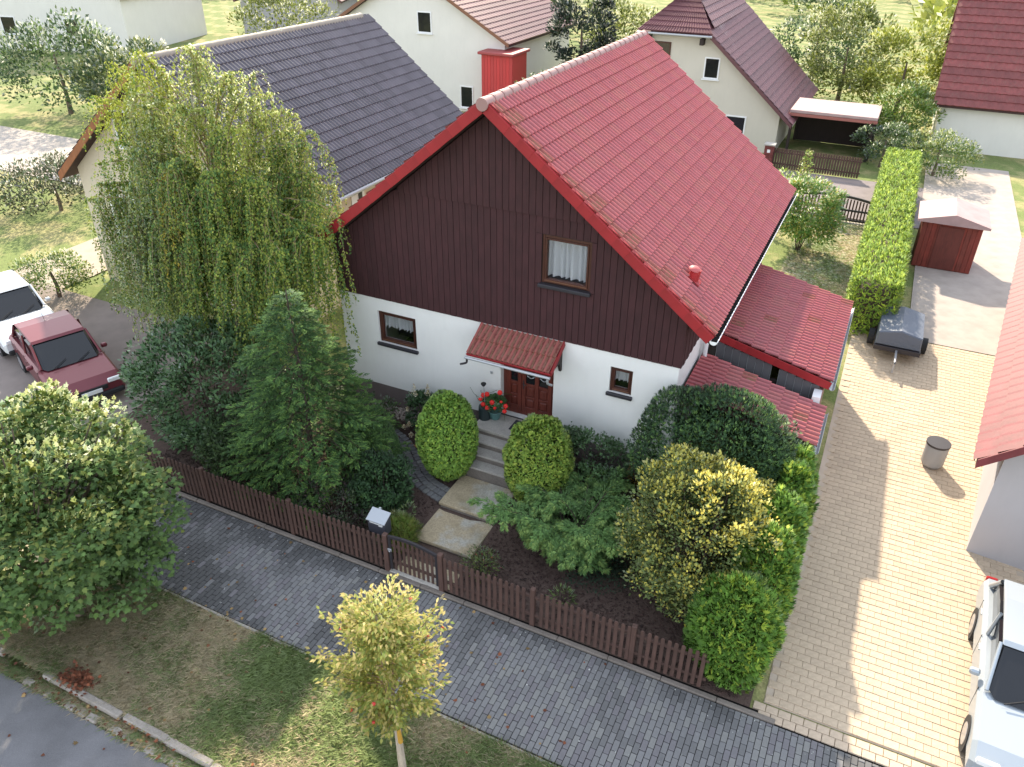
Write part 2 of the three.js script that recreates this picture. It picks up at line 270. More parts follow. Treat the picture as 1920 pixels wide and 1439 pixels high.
// pavement: sand bed, then grey concrete setts laid in running bond
{
  const pv = struct('pavement', sheet(span(-30, 30, 8), [4.62, 7.12], 0, () => -0.022), mat([0.05, 0.048, 0.045], 1, { map: soilTex }));
  const r = rng(5), W = 0.105, L = 0.21, full = cbox(W - 0.009, 0.05, L - 0.009, 0.006), list = [];
  const z0 = 4.80, z1 = 7.05;
  for (let i = Math.floor(-3.4 / W); i * W < 15.2; i++) for (let k = -1; k < 12; k++) {
    let a = z0 + (k + (i & 1) * 0.5 - 0.22) * L, b = a + L; a = Math.max(a, z0); b = Math.min(b, z1);
    if (b - a < 0.03) continue;
    const x = (i + 0.5) * W, z = (a + b) / 2, dirt = wnoise(x, z, 0.9, 33), d2 = dirt - .02 + 0.04 * clamp(5.2 - x, -4, 6) + (z < 5.05 ? .05 : 0) + (r() - .5) * .1, shade = d2 > .62 ? 6 : d2 > .55 ? 7 : d2 > .49 ? 5 : d2 > .44 ? 0 : Math.floor(1 + r() * 4);
    const m = r() < 0.18 ? Math.floor(r() * 3) : shade;
    list.push({ x, z, len: b - a, m, y: -0.025 + (r() - .5) * 0.006, tx: (r() - .5) * 0.02, tz: (r() - .5) * 0.02, w: onScreen(x, 0, z) ? V(x, 0, z).distanceTo(camera.position) : 999 });
  }
  list.sort((a, b) => a.w - b.w);
  const cut = {}, rest = M.paver.map(() => []);
  list.forEach((p, n) => {
    const key = p.len.toFixed(2), g = Math.abs(p.len - L) < 0.005 ? full : (cut[key] ||= cbox(W - 0.009, 0.05, p.len - 0.009, 0.006));
    if (n < 300) { const b = obj('paver', g, M.paver[p.m], pv); b.position.set(p.x, p.y, p.z); b.rotation.set(p.tx, 0, p.tz); }
    else if (p.x > -3.4 && p.x < 15.5) rest[p.m].push(g.clone().rotateX(p.tx).rotateZ(p.tz).translate(p.x, p.y, p.z));
  });
  // the pavers past the first 300 are joined
  const all = [], cols = []; const rest2 = new THREE.Group();
  const geos = []; rest.forEach((l, m) => { if (l.length) geos.push([merge(l), m]); });
  const g = mergeGeometries(geos.map(x => x[0]), true); stuff(obj('paver', g, geos.map(x => M.paver[x[1]]), pv));
  // pale lichen spots and specks on the pavers
  const spot = new THREE.CircleGeometry(1, 7).rotateX(-Math.PI / 2), inst = new THREE.InstancedMesh(spot, mat([0.42, 0.42, 0.4], 0.9), 520), q = new THREE.Matrix4(), c = new THREE.Color();
  for (let i = 0; i < 520; i++) {
    const cl = r() < 0.4, x = lerp(-2, 14.5, r()), z = cl ? 4.85 + 0.8 * r() * r() : lerp(4.85, 7, r()), s = 0.004 + 0.012 * r() * r() + (r() < 0.05 ? 0.01 : 0);
    q.makeScale(s * (0.7 + r() * .6), 1, s).setPosition(x, 0.0035 + i * 2e-6, z); inst.setMatrixAt(i, q); const k = 0.45 + r() * 0.7; inst.setColorAt(i, c.setRGB(k, k, k));
  }
  inst.name = 'lichen_spots'; tag(stuff(inst), 'pale round lichen spots dotted over the grey pavement setts', 'lichen'); inst.receiveShadow = true; scene.add(inst);
}
// driveway: warm beige pavers, too soft in the picture to tell apart
{
  const r = rng(25), ms = [.97, 1, 1.04, .92].map(k => mat([k, k * (.97 + .03 * k), k * .97], .95, { map: sandTex, bumpMap: bumpGrit, bumpScale: .003 })), by = ms.map(() => []), g = cbox(.236, .05, .156, .005), dw = scene.getObjectByName('driveway');
  for (let j = 0; j < 90; j++) for (let i = 0; i < 17; i++) { const x = 11.88 + (i + (j & 1) * .5) * .24, z = 4.32 - j * .16, wear = wnoise(x, z, .5, 27); by[Math.min(3, Math.floor(r() * 3) + (wear > .6 ? 1 : 0))].push(g.clone().rotateX((r() - .5) * .015).rotateZ((r() - .5) * .015).translate(x, gy(x, z) - .021 + (r() - .5) * .005, z)); }
  stuff(obj('paver', mergeGeometries(by.map(l => merge(l)), true), ms, dw));
}
// edgings, kerb and gutter stones
{
  const e = struct('pavement_edging', box(-30, -29, -0.1, 0.0, 7.06, 7.12), M.conc), r = rng(15);
  for (let x = -4; x < 15; x += 1) { const b = obj('edging_stone', box(x + .004, x + .996, -0.12, 0.012, 7.058, 7.12, 0.01), M.conc, e); b.position.y = (r() - .5) * 0.012; b.rotation.y = (r() - .5) * 0.006; }
  const f = struct('fence_footing', box(-30, -29, -0.1, 0, 4.7, 4.78), M.conc);
  for (let x = -4; x < 11.4; x += 1) { const b = obj('edging_stone', box(x + .004, x + .996, -0.12, 0.03, 4.69, 4.785, 0.012), M.footing, f); b.position.y = (r() - .5) * 0.01; }
  const k = struct('kerb', box(-30, -29, -0.2, 0.03, 9.42, 9.56), M.kerb);
  for (let x = -3; x < 9; x += 1) { if (x === -1) continue; const b = obj('kerb_stone', box(x + .006, x + .994, -0.25, 0.035, 9.42, 9.545, 0.02), M.kerb, k); b.position.set(0, (r() - .5) * 0.03, (r() - .5) * 0.02); b.rotation.y = (r() - .5) * 0.01; }
  const g = struct('gutter', sheet([-40, 0, 10, 40], [9.5, 9.8], 0, () => -0.095), M.soil);
  for (let x = -2; x < 8; x += 0.27) { if (r() < 0.25) continue; const b = obj('gutter_stone', cbox(0.24, 0.1, 0.15, 0.025), M.kerb, g); b.position.set(x, -0.125 + r() * 0.02, 9.69 + (r() - .5) * 0.02); b.rotation.y = (r() - .5) * 0.1; }
  const s = struct('driveway_edging', box(19.5, 20, -0.1, 0.01, 4.43, 4.75), M.sand);
  for (let x = 11.7; x < 15; x += 0.21) for (let j = 0; j < 2; j++) { const b = obj('paver', cbox(0.202, 0.06, 0.15, 0.008), M.sand, s); b.position.set(x + j * 0.1, -0.022, 4.53 + j * 0.157); }
}

// ───────────────────────── roof tiles ─────────────────────────
// a pan with two rolls: w across (x), L down (z), thickness up (y); its lower edge rides on the next course
function tileGeo(w, L, rolls = 2, hgt = 0.055, lift = 0.045, side = 0) {
  const n = rolls * 8, P = [], I = [];
  const prof = u => { const c = 0.5 + 0.5 * Math.cos(6.28318 * (u * rolls)); return hgt * Math.pow(c, 3.0); };
  for (let i = 0; i <= n; i++) { const u = i / n, x = (u - .5) * w, h = prof(u); P.push(x, h, 0, x, h + lift, L + 0.04, x, h + lift - 0.042, L + 0.04); }
  for (let i = 0; i < n; i++) { const a = i * 3, b = a + 3; I.push(a, a + 1, b, b, a + 1, b + 1, a + 1, a + 2, b + 1, b + 1, a + 2, b + 2); }
  const g = new THREE.BufferGeometry(); g.setAttribute('position', new THREE.Float32BufferAttribute(P, 3)); g.setIndex(I);
  const q = g.toNonIndexed(); q.computeVertexNormals();
  // smooth across the rolls
  const p = q.attributes.position, N = q.attributes.normal;
  for (let i = 0; i < p.count; i += 3) { if (Math.abs(N.getZ(i)) > 0.7) continue; for (let k = i; k < i + 3; k++) { const u = p.getX(k) / w + .5, e = 1e-3, s = (prof(Math.min(1, u + e)) - prof(Math.max(0, u - e))) / (2 * e * w); const v = V(-s, 1, -lift / L).normalize(); N.setXYZ(k, v.x, v.y, v.z); } }
  return q;
}
// lays a slope of tiles: o top corner, across and down unit vectors, cols x rows; the first `single` become parts, the rest one part
function layTiles(parent, name, o, across, down, w, L, cols, rows, mats, seed, opt = {}) {
  const r = rng(seed), nrm = V().crossVectors(down, across).normalize(), base = new THREE.Matrix4(); if (nrm.y < 0) nrm.negate();
  const flip = V().crossVectors(down, across).y < 0;
  const ax = flip ? across.clone().negate() : across;
  base.makeBasis(ax, nrm, down);
  const variants = [0, 1, 2].map(k => { const g = tileGeo(w, L, opt.rolls || 2, opt.hgt || 0.055, opt.lift || 0.045); uvw(g); const u = g.attributes.uv; const P = g.attributes.position; for (let i = 0; i < u.count; i++) u.setXY(i, P.getX(i) / w + .5, (P.getZ(i) / L * .97 + k) / 3); return g; });
  const list = [];
  for (let j = 0; j < rows; j++) for (let i = 0; i < cols; i++) {
    const c = V().copy(o).addScaledVector(across, (i + .5) * w).addScaledVector(down, j * L).addScaledVector(nrm, 0.002);
    let m = Math.floor(r() * mats.length); if (opt.pick) m = opt.pick(i, j, r, m);
    list.push({ c, m, v: Math.floor(r() * 3), a: (r() - .5) * 0.008, b: (r() - .5) * 0.008, d: c.distanceTo(camera.position) });
  }
  if (opt.limit !== undefined) list.sort((a, b) => a.d - b.d);
  const rest = [], lim = opt.limit ?? 1e9, all = opt.all || mats;
  list.forEach((t, n) => {
    const mm = base.clone().multiply(new THREE.Matrix4().makeRotationFromEuler(new THREE.Euler(t.a, t.b, 0))); mm.setPosition(t.c);
    if (n < lim) { const b = obj(name, variants[t.v], all[t.m], parent); b.applyMatrix4(mm); }
    else (rest[t.m] ||= []).push(variants[t.v].clone().applyMatrix4(mm));
  });
  const used = rest.map((l, m) => l && [merge(l), m]).filter(Boolean);
  if (used.length) stuff(obj(name, mergeGeometries(used.map(x => x[0]), true), used.map(x => all[x[1]]), parent));
}
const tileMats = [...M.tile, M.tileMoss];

// ───────────────────────── the house ─────────────────────────
const HW = 8.6, RX = 4.3, RY = 8.53, EX = 9.21, EY = 4.63, ZF = 0.436, ZB = -9.577;
const slopeLen = Math.hypot(EX - RX, RY - EY), SN = (RY - EY) / slopeLen, CS = (EX - RX) / slopeLen;
const roofY = x => RY - Math.abs(x - RX) * (RY - EY) / (EX - RX);
const house = thing('house', 'white rendered house with dark brown boarded gable and red tiled roof', 'house', [0, 0, 0]);
const winL = [1.07, 2.16, 2.35, 3.22], winS = [7.12, 7.63, 2.575, 3.21], winU = [5.43, 6.53, 4.86, 5.94], doorR = [4.45, 5.80, 1.2, 3.22];
{
  const back = -9.2, wall = obj('wall', [
    prism(rect(0, HW, 1.07, 3.57), -0.3, 0, [winL, winS, doorR].map(a => rect(...a))),
    box(0, 0.3, 1.07, 4.8, back, -0.302, 0.002), box(HW - .3, HW, 1.07, 4.8, back, -0.302, 0.002), box(0.302, HW - .302, 1.07, 4.8, back, back + .3, 0.002),
  ], M.render, house);
  obj('floor', box(0.31, HW - .31, 1.0, 1.1, back + .31, -0.31, 0.002), M.inside, house);
  obj('ceiling', box(0.31, HW - .31, 3.5, 3.62, back + .31, -0.31, 0.002), M.inside, house);
  obj('plinth', box(0.02, HW - .02, 0.1, 1.068, back + .02, -0.022, 0.01), M.plinth, house);
  // gable: backing wall, then each board
  const u0 = 3.575, uAt = x => roofY(x) - 0.24;
  const gable = obj('gable_wall', [prism([[0.002, u0], [HW - .002, u0], [HW - .002, uAt(HW)], [RX, uAt(RX)], [0.002, uAt(0)]], -0.3, -0.002, [rect(...winU)]), ], M.dark, house);
  obj('rear_gable', prism([[0.302, 4.81], [HW - .302, 4.81], [RX, uAt(RX)]], back, back + .3), M.dark, house);
  const r = rng(71), bw = HW / 57, split = 6.37;
  const board = (x0, x1, y0, y1l, y1r, z0, z1) => { const g = prism([[x0, y0], [x1, y0], [x1, y1r], [x0, y1l]], z0, z1, [], 0.005); const o = r() * 9, u = g.attributes.uv; for (let i = 0; i < u.count; i++) u.setXY(i, u.getX(i) + o, u.getY(i) + o * 1.7); const m = obj('cladding_board', g, M.board[Math.floor(r() * 5)], gable); return m; };
  for (let i = 0; i < 57; i++) {
    const x0 = i * bw - (i ? 0 : 0.03) + 0.004, x1 = (i + 1) * bw + (i === 56 ? 0.03 : 0) - 0.004, pz = (i % 2 ? 0.004 : 0) + r() * 0.002;
    const ta = uAt(x0) + 0.02, tb = uAt(x1) + 0.02, low = [];
    const inWin = x1 > winU[0] - .03 && x0 < winU[1] + .03;
    const topA = Math.min(ta, split), topB = Math.min(tb, split);
    if (inWin) { if (x0 < winU[0] - .012) board(x0, winU[0] - .006, winU[2] - .024, winU[3] + .014, winU[3] + .014, 0.002, 0.026 + pz); if (x1 > winU[1] + .012) board(winU[1] + .006, x1, winU[2] - .024, winU[3] + .014, winU[3] + .014, 0.002, 0.026 + pz);
      board(x0, x1, 3.56, winU[2] - .03, winU[2] - .03, 0.002, 0.026 + pz); board(x0, x1, winU[3] + .02, topA, topB, 0.002, 0.026 + pz); }
    else board(x0, x1, 3.56, topA, topB, 0.002, 0.026 + pz);
    if (ta > split + .05 && tb > split + .05) board(x0, x1, split - 0.035, ta, tb, 0.042, 0.062 + pz);
  }
  // boards on the long side, beneath the eave
  const side = obj('side_cladding', box(HW + .002, HW + .02, 3.6, 4.75, back, -0.0, 0.002), M.dark, house);
  for (let i = 0; i < 60; i++) { const z1 = 0.03 - i * 0.153, b = obj('cladding_board', box(HW + .02, HW + .042 + (i % 2) * 0.01, 3.56, 4.78, z1 - .147, z1, 0.004), M.board[Math.floor(r() * 5)], side); }
  const sideL = obj('side_cladding', box(-.03, -.002, 3.56, 4.78, back, 0.0, 0.004), M.board[1], house);

  // windows
  const curtain = (x0, x1, y0, y1, z, folds, amp, wave) => {
    const nx = folds * 10, ny = 8, g = new THREE.PlaneGeometry(x1 - x0, y1 - y0, nx, ny), p = g.attributes.position, q = rng(Math.round(x0 * 100));
    const ph = Array.from({ length: nx + 1 }, (_, i) => Math.sin(i / nx * folds * 6.283 + 1.3 * Math.sin(i * 0.21)));
    for (let i = 0; i < p.count; i++) { const ix = i % (nx + 1), iy = Math.floor(i / (nx + 1)); const t = iy / ny; p.setZ(i, amp * ph[ix] * (0.6 + 0.4 * t)); if (iy === ny) p.setY(i, p.getY(i) + wave * Math.abs(Math.sin(ix / nx * folds * 3.1416))); }
    g.computeVertexNormals(); g.translate((x0 + x1) / 2, (y0 + y1) / 2, z); return g;
  };
  function win(name, [x0, x1, y0, y1], zf, f, cl, label) {
    const z1 = zf - 0.05, z0 = z1 - 0.07, w = obj(name, [box(x0 + .002, x0 + f, y0, y1, z0, z1), box(x1 - f, x1 - .002, y0, y1, z0, z1), box(x0 + f, x1 - f, y1 - f, y1, z0, z1), box(x0 + f, x1 - f, y0 + .01, y0 + f, z0, z1)], M.frame, house);
    w.userData.label = label;
    const a = x0 + f, b = x1 - f, c = y0 + f, d = y1 - f, s = f * 0.75;
    obj('sash', [box(a + .004, a + s, c + .004, d - .004, z0 - .01, z1 + .012), box(b - s, b - .004, c + .004, d - .004, z0 - .01, z1 + .012), box(a + s, b - s, d - s, d - .004, z0 - .01, z1 + .012), box(a + s, b - s, c + .004, c + s, z0 - .01, z1 + .012)], M.frame, w);
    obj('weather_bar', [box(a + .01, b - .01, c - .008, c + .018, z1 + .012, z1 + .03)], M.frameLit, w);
    obj('pane', box(a + s - .004, b - s + .004, c + s - .004, d - s + .004, z0 + .015, z0 + .019, 0.001), M.glass, w);
    obj('sill', box(x0 - .05, x1 + .04, y0 - .085, y0 - .004, z1 - .02, zf + .07, 0.012), M.sill, w);
    const cu = obj('lace_curtain', cl(a + s - .03, b - s + .03, c + s, d - s), M.lace, w); cu.castShadow = true;
    obj('room_wall', [box(x0 - .3, x1 + .3, y0 - .5, y1 + .4, zf - 1.3, zf - 1.27, .002)], M.inside, w);
    return w;
  }
  win('window', winL, 0, 0.062, (a, b, c, d) => curtain(a, b, lerp(c, d, 0.34), d + .02, -0.2, 9, 0.04, 0.05), 'wide ground floor window with half length lace curtain');
  win('window', winS, 0, 0.055, (a, b, c, d) => curtain(a, b, lerp(c, d, 0.22), d + .02, -0.2, 4, 0.018, 0.07), 'small window with short lace curtain');
  win('window', winU, 0.04, 0.06, (a, b, c, d) => curtain(a, b, c + .005, d + .02, -0.17, 7, 0.05, 0.02), 'upper gable window with full length white lace curtain');

  // front door with a fixed side leaf
  const [dx0, dx1, dy0, dy1] = doorR, dz = -0.16;
  const door = obj('front_door', [box(dx0 + .002, dx0 + .09, dy0, dy1, dz - .08, dz), box(dx1 - .09, dx1 - .002, dy0, dy1, dz - .08, dz), box(dx0 + .09, dx1 - .09, dy1 - .08, dy1, dz - .08, dz), box(dx0 + .09, dx1 - .09, dy0, dy0 + .04, dz - .08, dz)], M.door, house);
  const leaf = (x0, x1, cols, name) => {
    const Y = [dy0 + .05, 1.445, 1.69, 1.75, 2.03, 2.105, 2.375, 2.455, 2.9, dy1 - .09], st = 0.1, cw = (x1 - x0 - st * (cols + 1)) / cols, parts = [];
    for (let c = 0; c <= cols; c++) parts.push(box(x0 + c * (cw + st), x0 + c * (cw + st) + st, Y[0], Y[9], dz - .06, dz + .012));
    for (let c = 0; c < cols; c++) { const a = x0 + st + c * (cw + st), b = a + cw; for (const [p, q] of [[0, 1], [2, 3], [4, 5], [6, 7], [8, 9]]) parts.push(box(a, b, Y[p], Y[q], dz - .055, dz + .008)); }
    const lf = obj(name, parts, M.door, door);
    for (let c = 0; c < cols; c++) {
      const a = x0 + st + c * (cw + st), b = a + cw;
      for (const [p, q] of [[1, 2], [3, 4]]) { obj('panel', [box(a, b, Y[p], Y[q], dz - .045, dz - .025, 0.002), uvw(cbox(cw - .05, Y[q] - Y[p] - .05, 0.04, 0.018).translate((a + b) / 2, (Y[p] + Y[q]) / 2, dz - .018))], M.door, lf); }
      for (const [p, q] of [[5, 6], [7, 8]]) obj('pane', box(a, b, Y[p], Y[q], dz - .03, dz - .026, 0.001), M.darkGlass, lf);
      if (p_lace(c, cols)) obj('lace_trim', tube([[a + .02, Y[6] - .05, dz - .018], [(a + b) / 2, Y[6] - .11, dz - .018], [b - .02, Y[6] - .05, dz - .018]], 0.012, 0.012, 5, 4), M.lace, lf);
    }
    return lf;
  };
  function p_lace(c, cols) { return cols === 2; }
  leaf(dx0 + .095, dx0 + .475, 1, 'side_leaf');
  const dl = leaf(dx0 + .485, dx1 - .095, 2, 'door_leaf');
  obj('handle', [box(dx0 + .52, dx0 + .55, dy0 + .74, dy0 + .98, dz + .012, dz + .02, .003), tube([[dx0 + .535, dy0 + .9, dz + .02], [dx0 + .535, dy0 + .9, dz + .07], [dx0 + .63, dy0 + .9, dz + .07]], 0.01, 0.01, 6, 3)], M.gate, dl);
  obj('threshold', box(dx0, dx1, dy0 - .06, dy0 - .002, -0.26, 0.03), M.sill, door);
  obj('room_wall', box(dx0 - .3, dx1 + .3, 1.1, 3.4, -1.5, -1.46, .002), M.inside, door);
  obj('doorbell', box(4.185, 4.245, 2.25, 2.315, 0.0, 0.03, .004), M.zinc, house);
  obj('door_lamp', [box(4.10, 4.2, 3.02, 3.14, 0, .05, .008), cyl(.05, .065, .12, 12).translate(4.15, 3.03, .1)], M.gate, house);

  // main roof: deck, tiles, verges, ridge, gutter
  const T = 0.1, across = V(0, 0, -1), dn = V(CS, -SN, 0), dnL = V(-CS, -SN, 0), len = slopeLen;
  const deck = (s, o = 0.2) => { const g = prism([[RX, RY - o], [RX + s * (EX - RX - .03), EY - o + .025], [RX + s * (EX - RX - .03), EY - o - T], [RX, RY - o - T - .03]].map(p => p), ZB + .02, ZF - .04); return g; };
  const roofR = obj('roof', deck(1, 0.06), M.soffit, house), roofL = obj('roof', deck(-1, 0.06), M.soffit, house);
  roofR.userData.label = 'right roof slope of weathered red tiles lying in the sun';
  const cols = 33, w = (ZF - 0.02 - ZB) / cols, rows = 19, L = len / rows;
  const pick = (i, j, r, m) => (i === 0 && r() < 0.8) || (i === 1 && r() < 0.2) ? 5 : m;
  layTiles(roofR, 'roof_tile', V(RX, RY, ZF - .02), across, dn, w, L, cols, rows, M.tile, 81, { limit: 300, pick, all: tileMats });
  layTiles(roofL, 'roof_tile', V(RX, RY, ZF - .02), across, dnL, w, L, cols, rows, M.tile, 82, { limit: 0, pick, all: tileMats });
  // verge tiles hang over the gable edge
  for (const [roof, d, s] of [[roofR, dn, 1], [roofL, dnL, -1]]) {
    const g = [box(-.0, L + .035, -.165, .045, 0, .022, .006), box(0, L + .035, .03, .052, -.13, 0.0, .006)];
    const vg = merge(g), nr = V(s * SN, CS, 0), bm = new THREE.Matrix4().makeBasis(d, nr, V(0, 0, 1));
    for (let j = 0; j < rows; j++) { const m = bm.clone().multiply(new THREE.Matrix4().makeRotationZ(s * -0.0)); m.setPosition(V(RX, RY, ZF - .004 + 0.003 * (j % 2)).addScaledVector(d, j * L).addScaledVector(nr, 0.006 + (j % 2) * 0.004)); const t = obj('verge_tile', vg, M.verge[j % 3], roof); t.applyMatrix4(m); }
  }
  // ridge caps
  { const n = 26, l = (ZF - ZB + .06) / n; const cap = new THREE.CylinderGeometry(.125, .108, l + .05, 10, 1, true, 0, Math.PI * 1.15).rotateY(-Math.PI * 1.075 + Math.PI / 2 * 1).rotateX(Math.PI / 2);
    const lip = new THREE.TorusGeometry(.118, .011, 5, 10, Math.PI).translate(0, 0, l / 2 + .02);
    const g = merge([new THREE.CylinderGeometry(.112, .128, l + .05, 14, 1, false).rotateX(Math.PI / 2), lip]); uvw(g);
    for (let i = 0; i < n; i++) { const t = obj('ridge_tile', g, M.ridge[i % 3], roofR); t.position.set(RX, RY - .035, ZF + .03 - (i + .5) * l); t.rotation.y = Math.PI; } }
  // gutter with downpipe along the right eave
  { const gl = ZF - ZB, s = new THREE.Shape(); s.absarc(0, 0, .078, Math.PI, 2 * Math.PI, false); s.absarc(0, 0, .07, 2 * Math.PI, Math.PI, true);
    const gg = new THREE.ExtrudeGeometry(s, { depth: gl, bevelEnabled: false, curveSegments: 12 }).translate(EX + .06, EY - .075, ZB);
    const gut = obj('gutter', [gg, cyl(.011, .011, gl, 6).rotateX(Math.PI / 2).translate(EX + .138, EY - .072, (ZF + ZB) / 2), new THREE.CircleGeometry(.077, 14, Math.PI, Math.PI).translate(EX + .06, EY - .075, ZF + .001)], M.white, house);
    obj('gutter_litter', box(EX - .004, EX + .125, EY - .125, EY - .108, ZB + .02, ZF - .02, .01), mat([.05, .04, .03], 1, { map: soilTex, bumpMap: soilBump, bumpScale: .04 }), gut);
    obj('downpipe', tube([[EX + .06, EY - .15, -1.9], [EX + .05, EY - .3, -1.9], [HW + .2, EY - .75, -1.95], [HW + .14, 3.2, -1.97], [HW + .14, 2.4, -1.97]], 0.05, 0.05, 10, 4), M.white, gut);
}
  // hooded vent on the slope
  { const v = obj('roof_vent', [cyl(.10, .12, .24, 18).rotateZ(-.25).translate(0, .1, 0), uvw(cbox(.3, .02, .26, .008).rotateZ(-Math.asin(SN)).translate(.02, -.005, 0))], M.verge[1], roofR);
    obj('vent_hood', new THREE.SphereGeometry(.14, 16, 8, 0, Math.PI * 2, 0, 1.25).scale(1, .75, 1).rotateZ(-.25).translate(-.02, .17, 0), mat([.42, .09, .09], .5), v); v.position.set(8.5, roofY(8.5) + .07, -.72); }
  // chimney stays out of view; canopy over the door
  const cx0 = 4.0, cx1 = 6.02, ct = 3.56, cb = 3.17, cz = .72, cd = V(0, cb - ct, cz).normalize(), cl = Math.hypot(ct - cb, cz);
  const can = obj('door_canopy', box(cx0, cx1, -.1, -.045, 0, cl, .01), M.dark, house); { const m = new THREE.Matrix4().makeBasis(V(1, 0, 0), V().crossVectors(cd, V(1, 0, 0)).normalize(), cd); m.setPosition(0, ct, .03); can.applyMatrix4(m); }
  layTilesLocal(can, cx0, cx1, cl);
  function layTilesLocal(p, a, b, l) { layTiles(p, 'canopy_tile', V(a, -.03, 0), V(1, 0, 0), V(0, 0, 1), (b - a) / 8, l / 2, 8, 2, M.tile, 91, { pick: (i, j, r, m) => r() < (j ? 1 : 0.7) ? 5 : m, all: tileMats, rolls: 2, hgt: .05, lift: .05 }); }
  obj('canopy_verge', [box(cx1, cx1 + .025, -.12, .03, -.0, cl + .03, .008), box(cx0 - .025, cx0, -.12, .03, -.0, cl + .03, .008), box(cx0 - .02, cx1 + .02, -.06, .015, cl + .05, cl + .07, .006)], M.verge[0], can);
  const cg = obj('canopy_gutter', [cyl(.035, .035, cx1 - cx0 + .06, 10).rotateZ(Math.PI / 2).translate((cx0 + cx1) / 2, cb - .1, cz + .13)], M.zinc, house);
  obj('drain_spout', tube([[cx0 + .02, cb - .12, cz + .13], [cx0 + .02, cb - .22, cz + .13], [cx0 - .13, cb - .29, cz + .16]], .025, .025, 8, 4), M.gate, cg);
  obj('drain_spout', tube([[cx1 - .02, cb - .12, cz + .13], [cx1 - .02, cb - .24, cz + .12], [cx1 + .03, cb - .34, cz - .0]], .028, .028, 8, 4), M.zinc, cg);
  for (const x of [cx0 + .28, cx1 - .06]) obj('canopy_bracket', [prism([[0, ct - .12], [0, ct - .75], [.06, ct - .75], [.16, ct - .5], [cz - .1, cb - .12], [cz - .1, cb - .06]].map(p => [p[0], p[1]]), -.03, .03, [], .004).rotateY(-Math.PI / 2).translate(x, 0, .002)], M.dark, house);
}
// ───────────────────────── lean-to beside the house ─────────────────────────
{
  const lean = thing('lean_to', 'low lean-to shed with red tiled roofs built against the right side of the house', 'shed');
  const k = 0.245, X0 = 8.66, X1 = 11.5, yU = x => 2.62 + k * (X1 - x), dn = V(1, -k, 0).normalize(), L = 0.33 * 0.985;
  const slab = (yo, z0, z1, xa = X0) => prism([[xa, yU(xa) + yo], [X1 - .02, yU(X1) + yo], [X1 - .02, yU(X1) + yo - .1], [xa, yU(xa) + yo - .1]], z0, z1);
  const len = Math.hypot(X1 - X0, k * (X1 - X0)), rows = 9, LL = len / rows;
  const up = obj('roof', slab(-.05, -6.95, -2.43), M.soffit, lean); up.userData.label = 'upper lean-to roof half in the shadow of the main eave';
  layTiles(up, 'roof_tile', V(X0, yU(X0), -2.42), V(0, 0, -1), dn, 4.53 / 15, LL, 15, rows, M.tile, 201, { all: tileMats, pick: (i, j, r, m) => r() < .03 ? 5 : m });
  const nr = V(-dn.y, dn.x, 0), bm = new THREE.Matrix4().makeBasis(dn, nr, V(0, 0, 1)), vg = box(0, LL + .03, -.15, .045, 0, .02, .006);
  for (let j = 0; j < rows; j++) { const m = bm.clone(); m.setPosition(V(X0, yU(X0), -2.412 + (j % 2) * .003).addScaledVector(dn, j * LL)); obj('verge_tile', vg, M.verge[j % 3], up).applyMatrix4(m); }
  const lo = obj('roof', slab(-.5, -2.03, -.42), M.soffit, lean); lo.userData.label = 'lower red tiled roof strip in front of the panelled wall';
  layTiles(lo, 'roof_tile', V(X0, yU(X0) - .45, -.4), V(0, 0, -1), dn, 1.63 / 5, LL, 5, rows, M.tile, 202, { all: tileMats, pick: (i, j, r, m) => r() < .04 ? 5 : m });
  const wm = mat([0.13, 0.125, 0.135], 0.5, { map: mottle }), wall = obj('front_wall', [box(X0, X1 - .25, .2, 2.35, -2.6, -2.52, .004)], M.dark, lean);
  for (let i = 0; i < 13; i++) { const x = 8.9 + i * .185; if (Math.abs(x - 10.2) < .1) continue; const b = obj('wall_panel', box(x + .004, x + .181, 1.5, yU(x + .18) - .18, -2.53, -2.47, .006), wm, wall); }
  obj('joint_strip', Array.from({ length: 13 }, (_, i) => box(8.9 + i * .185 - .005, 8.9 + i * .185 + .005, 1.5, yU(9 + i * .185) - .2, -2.472, -2.462, .002)), M.zinc, wall);
  obj('side_wall', [box(X1 - .3, X1 - .1, .0, 2.4, -6.9, -2.45, .01), box(X1 - .3, X1 - .1, .0, 1.95, -2.448, -.5, .01)], mat([.3, .2, .16], .9, { map: mottle, bumpMap: bumpGrit, bumpScale: .004 }), lean);
  obj('corner_post', box(X1 - .3, X1 - .12, 1.9, 2.42, -2.42, -2.06, .01), M.white, lean);
  obj('back_wall', box(X0, X1 - .1, .2, 2.4, -6.9, -6.8, .01), M.render, lean);
  const s = new THREE.Shape(); s.absarc(0, 0, .06, Math.PI, 2 * Math.PI, false); s.absarc(0, 0, .052, 2 * Math.PI, Math.PI, true);
  obj('gutter', [new THREE.ExtrudeGeometry(s, { depth: 4.6, bevelEnabled: false, curveSegments: 8 }).translate(X1 + .06, 2.53, -6.98), new THREE.ExtrudeGeometry(s, { depth: 1.66, bevelEnabled: false, curveSegments: 8 }).translate(X1 + .06, 2.09, -2.05)], M.zinc, lean);
  obj('porch_floor', box(8.62, X1 - .35, .3, .42, -2.45, -.4, .01), M.conc, lean);
}

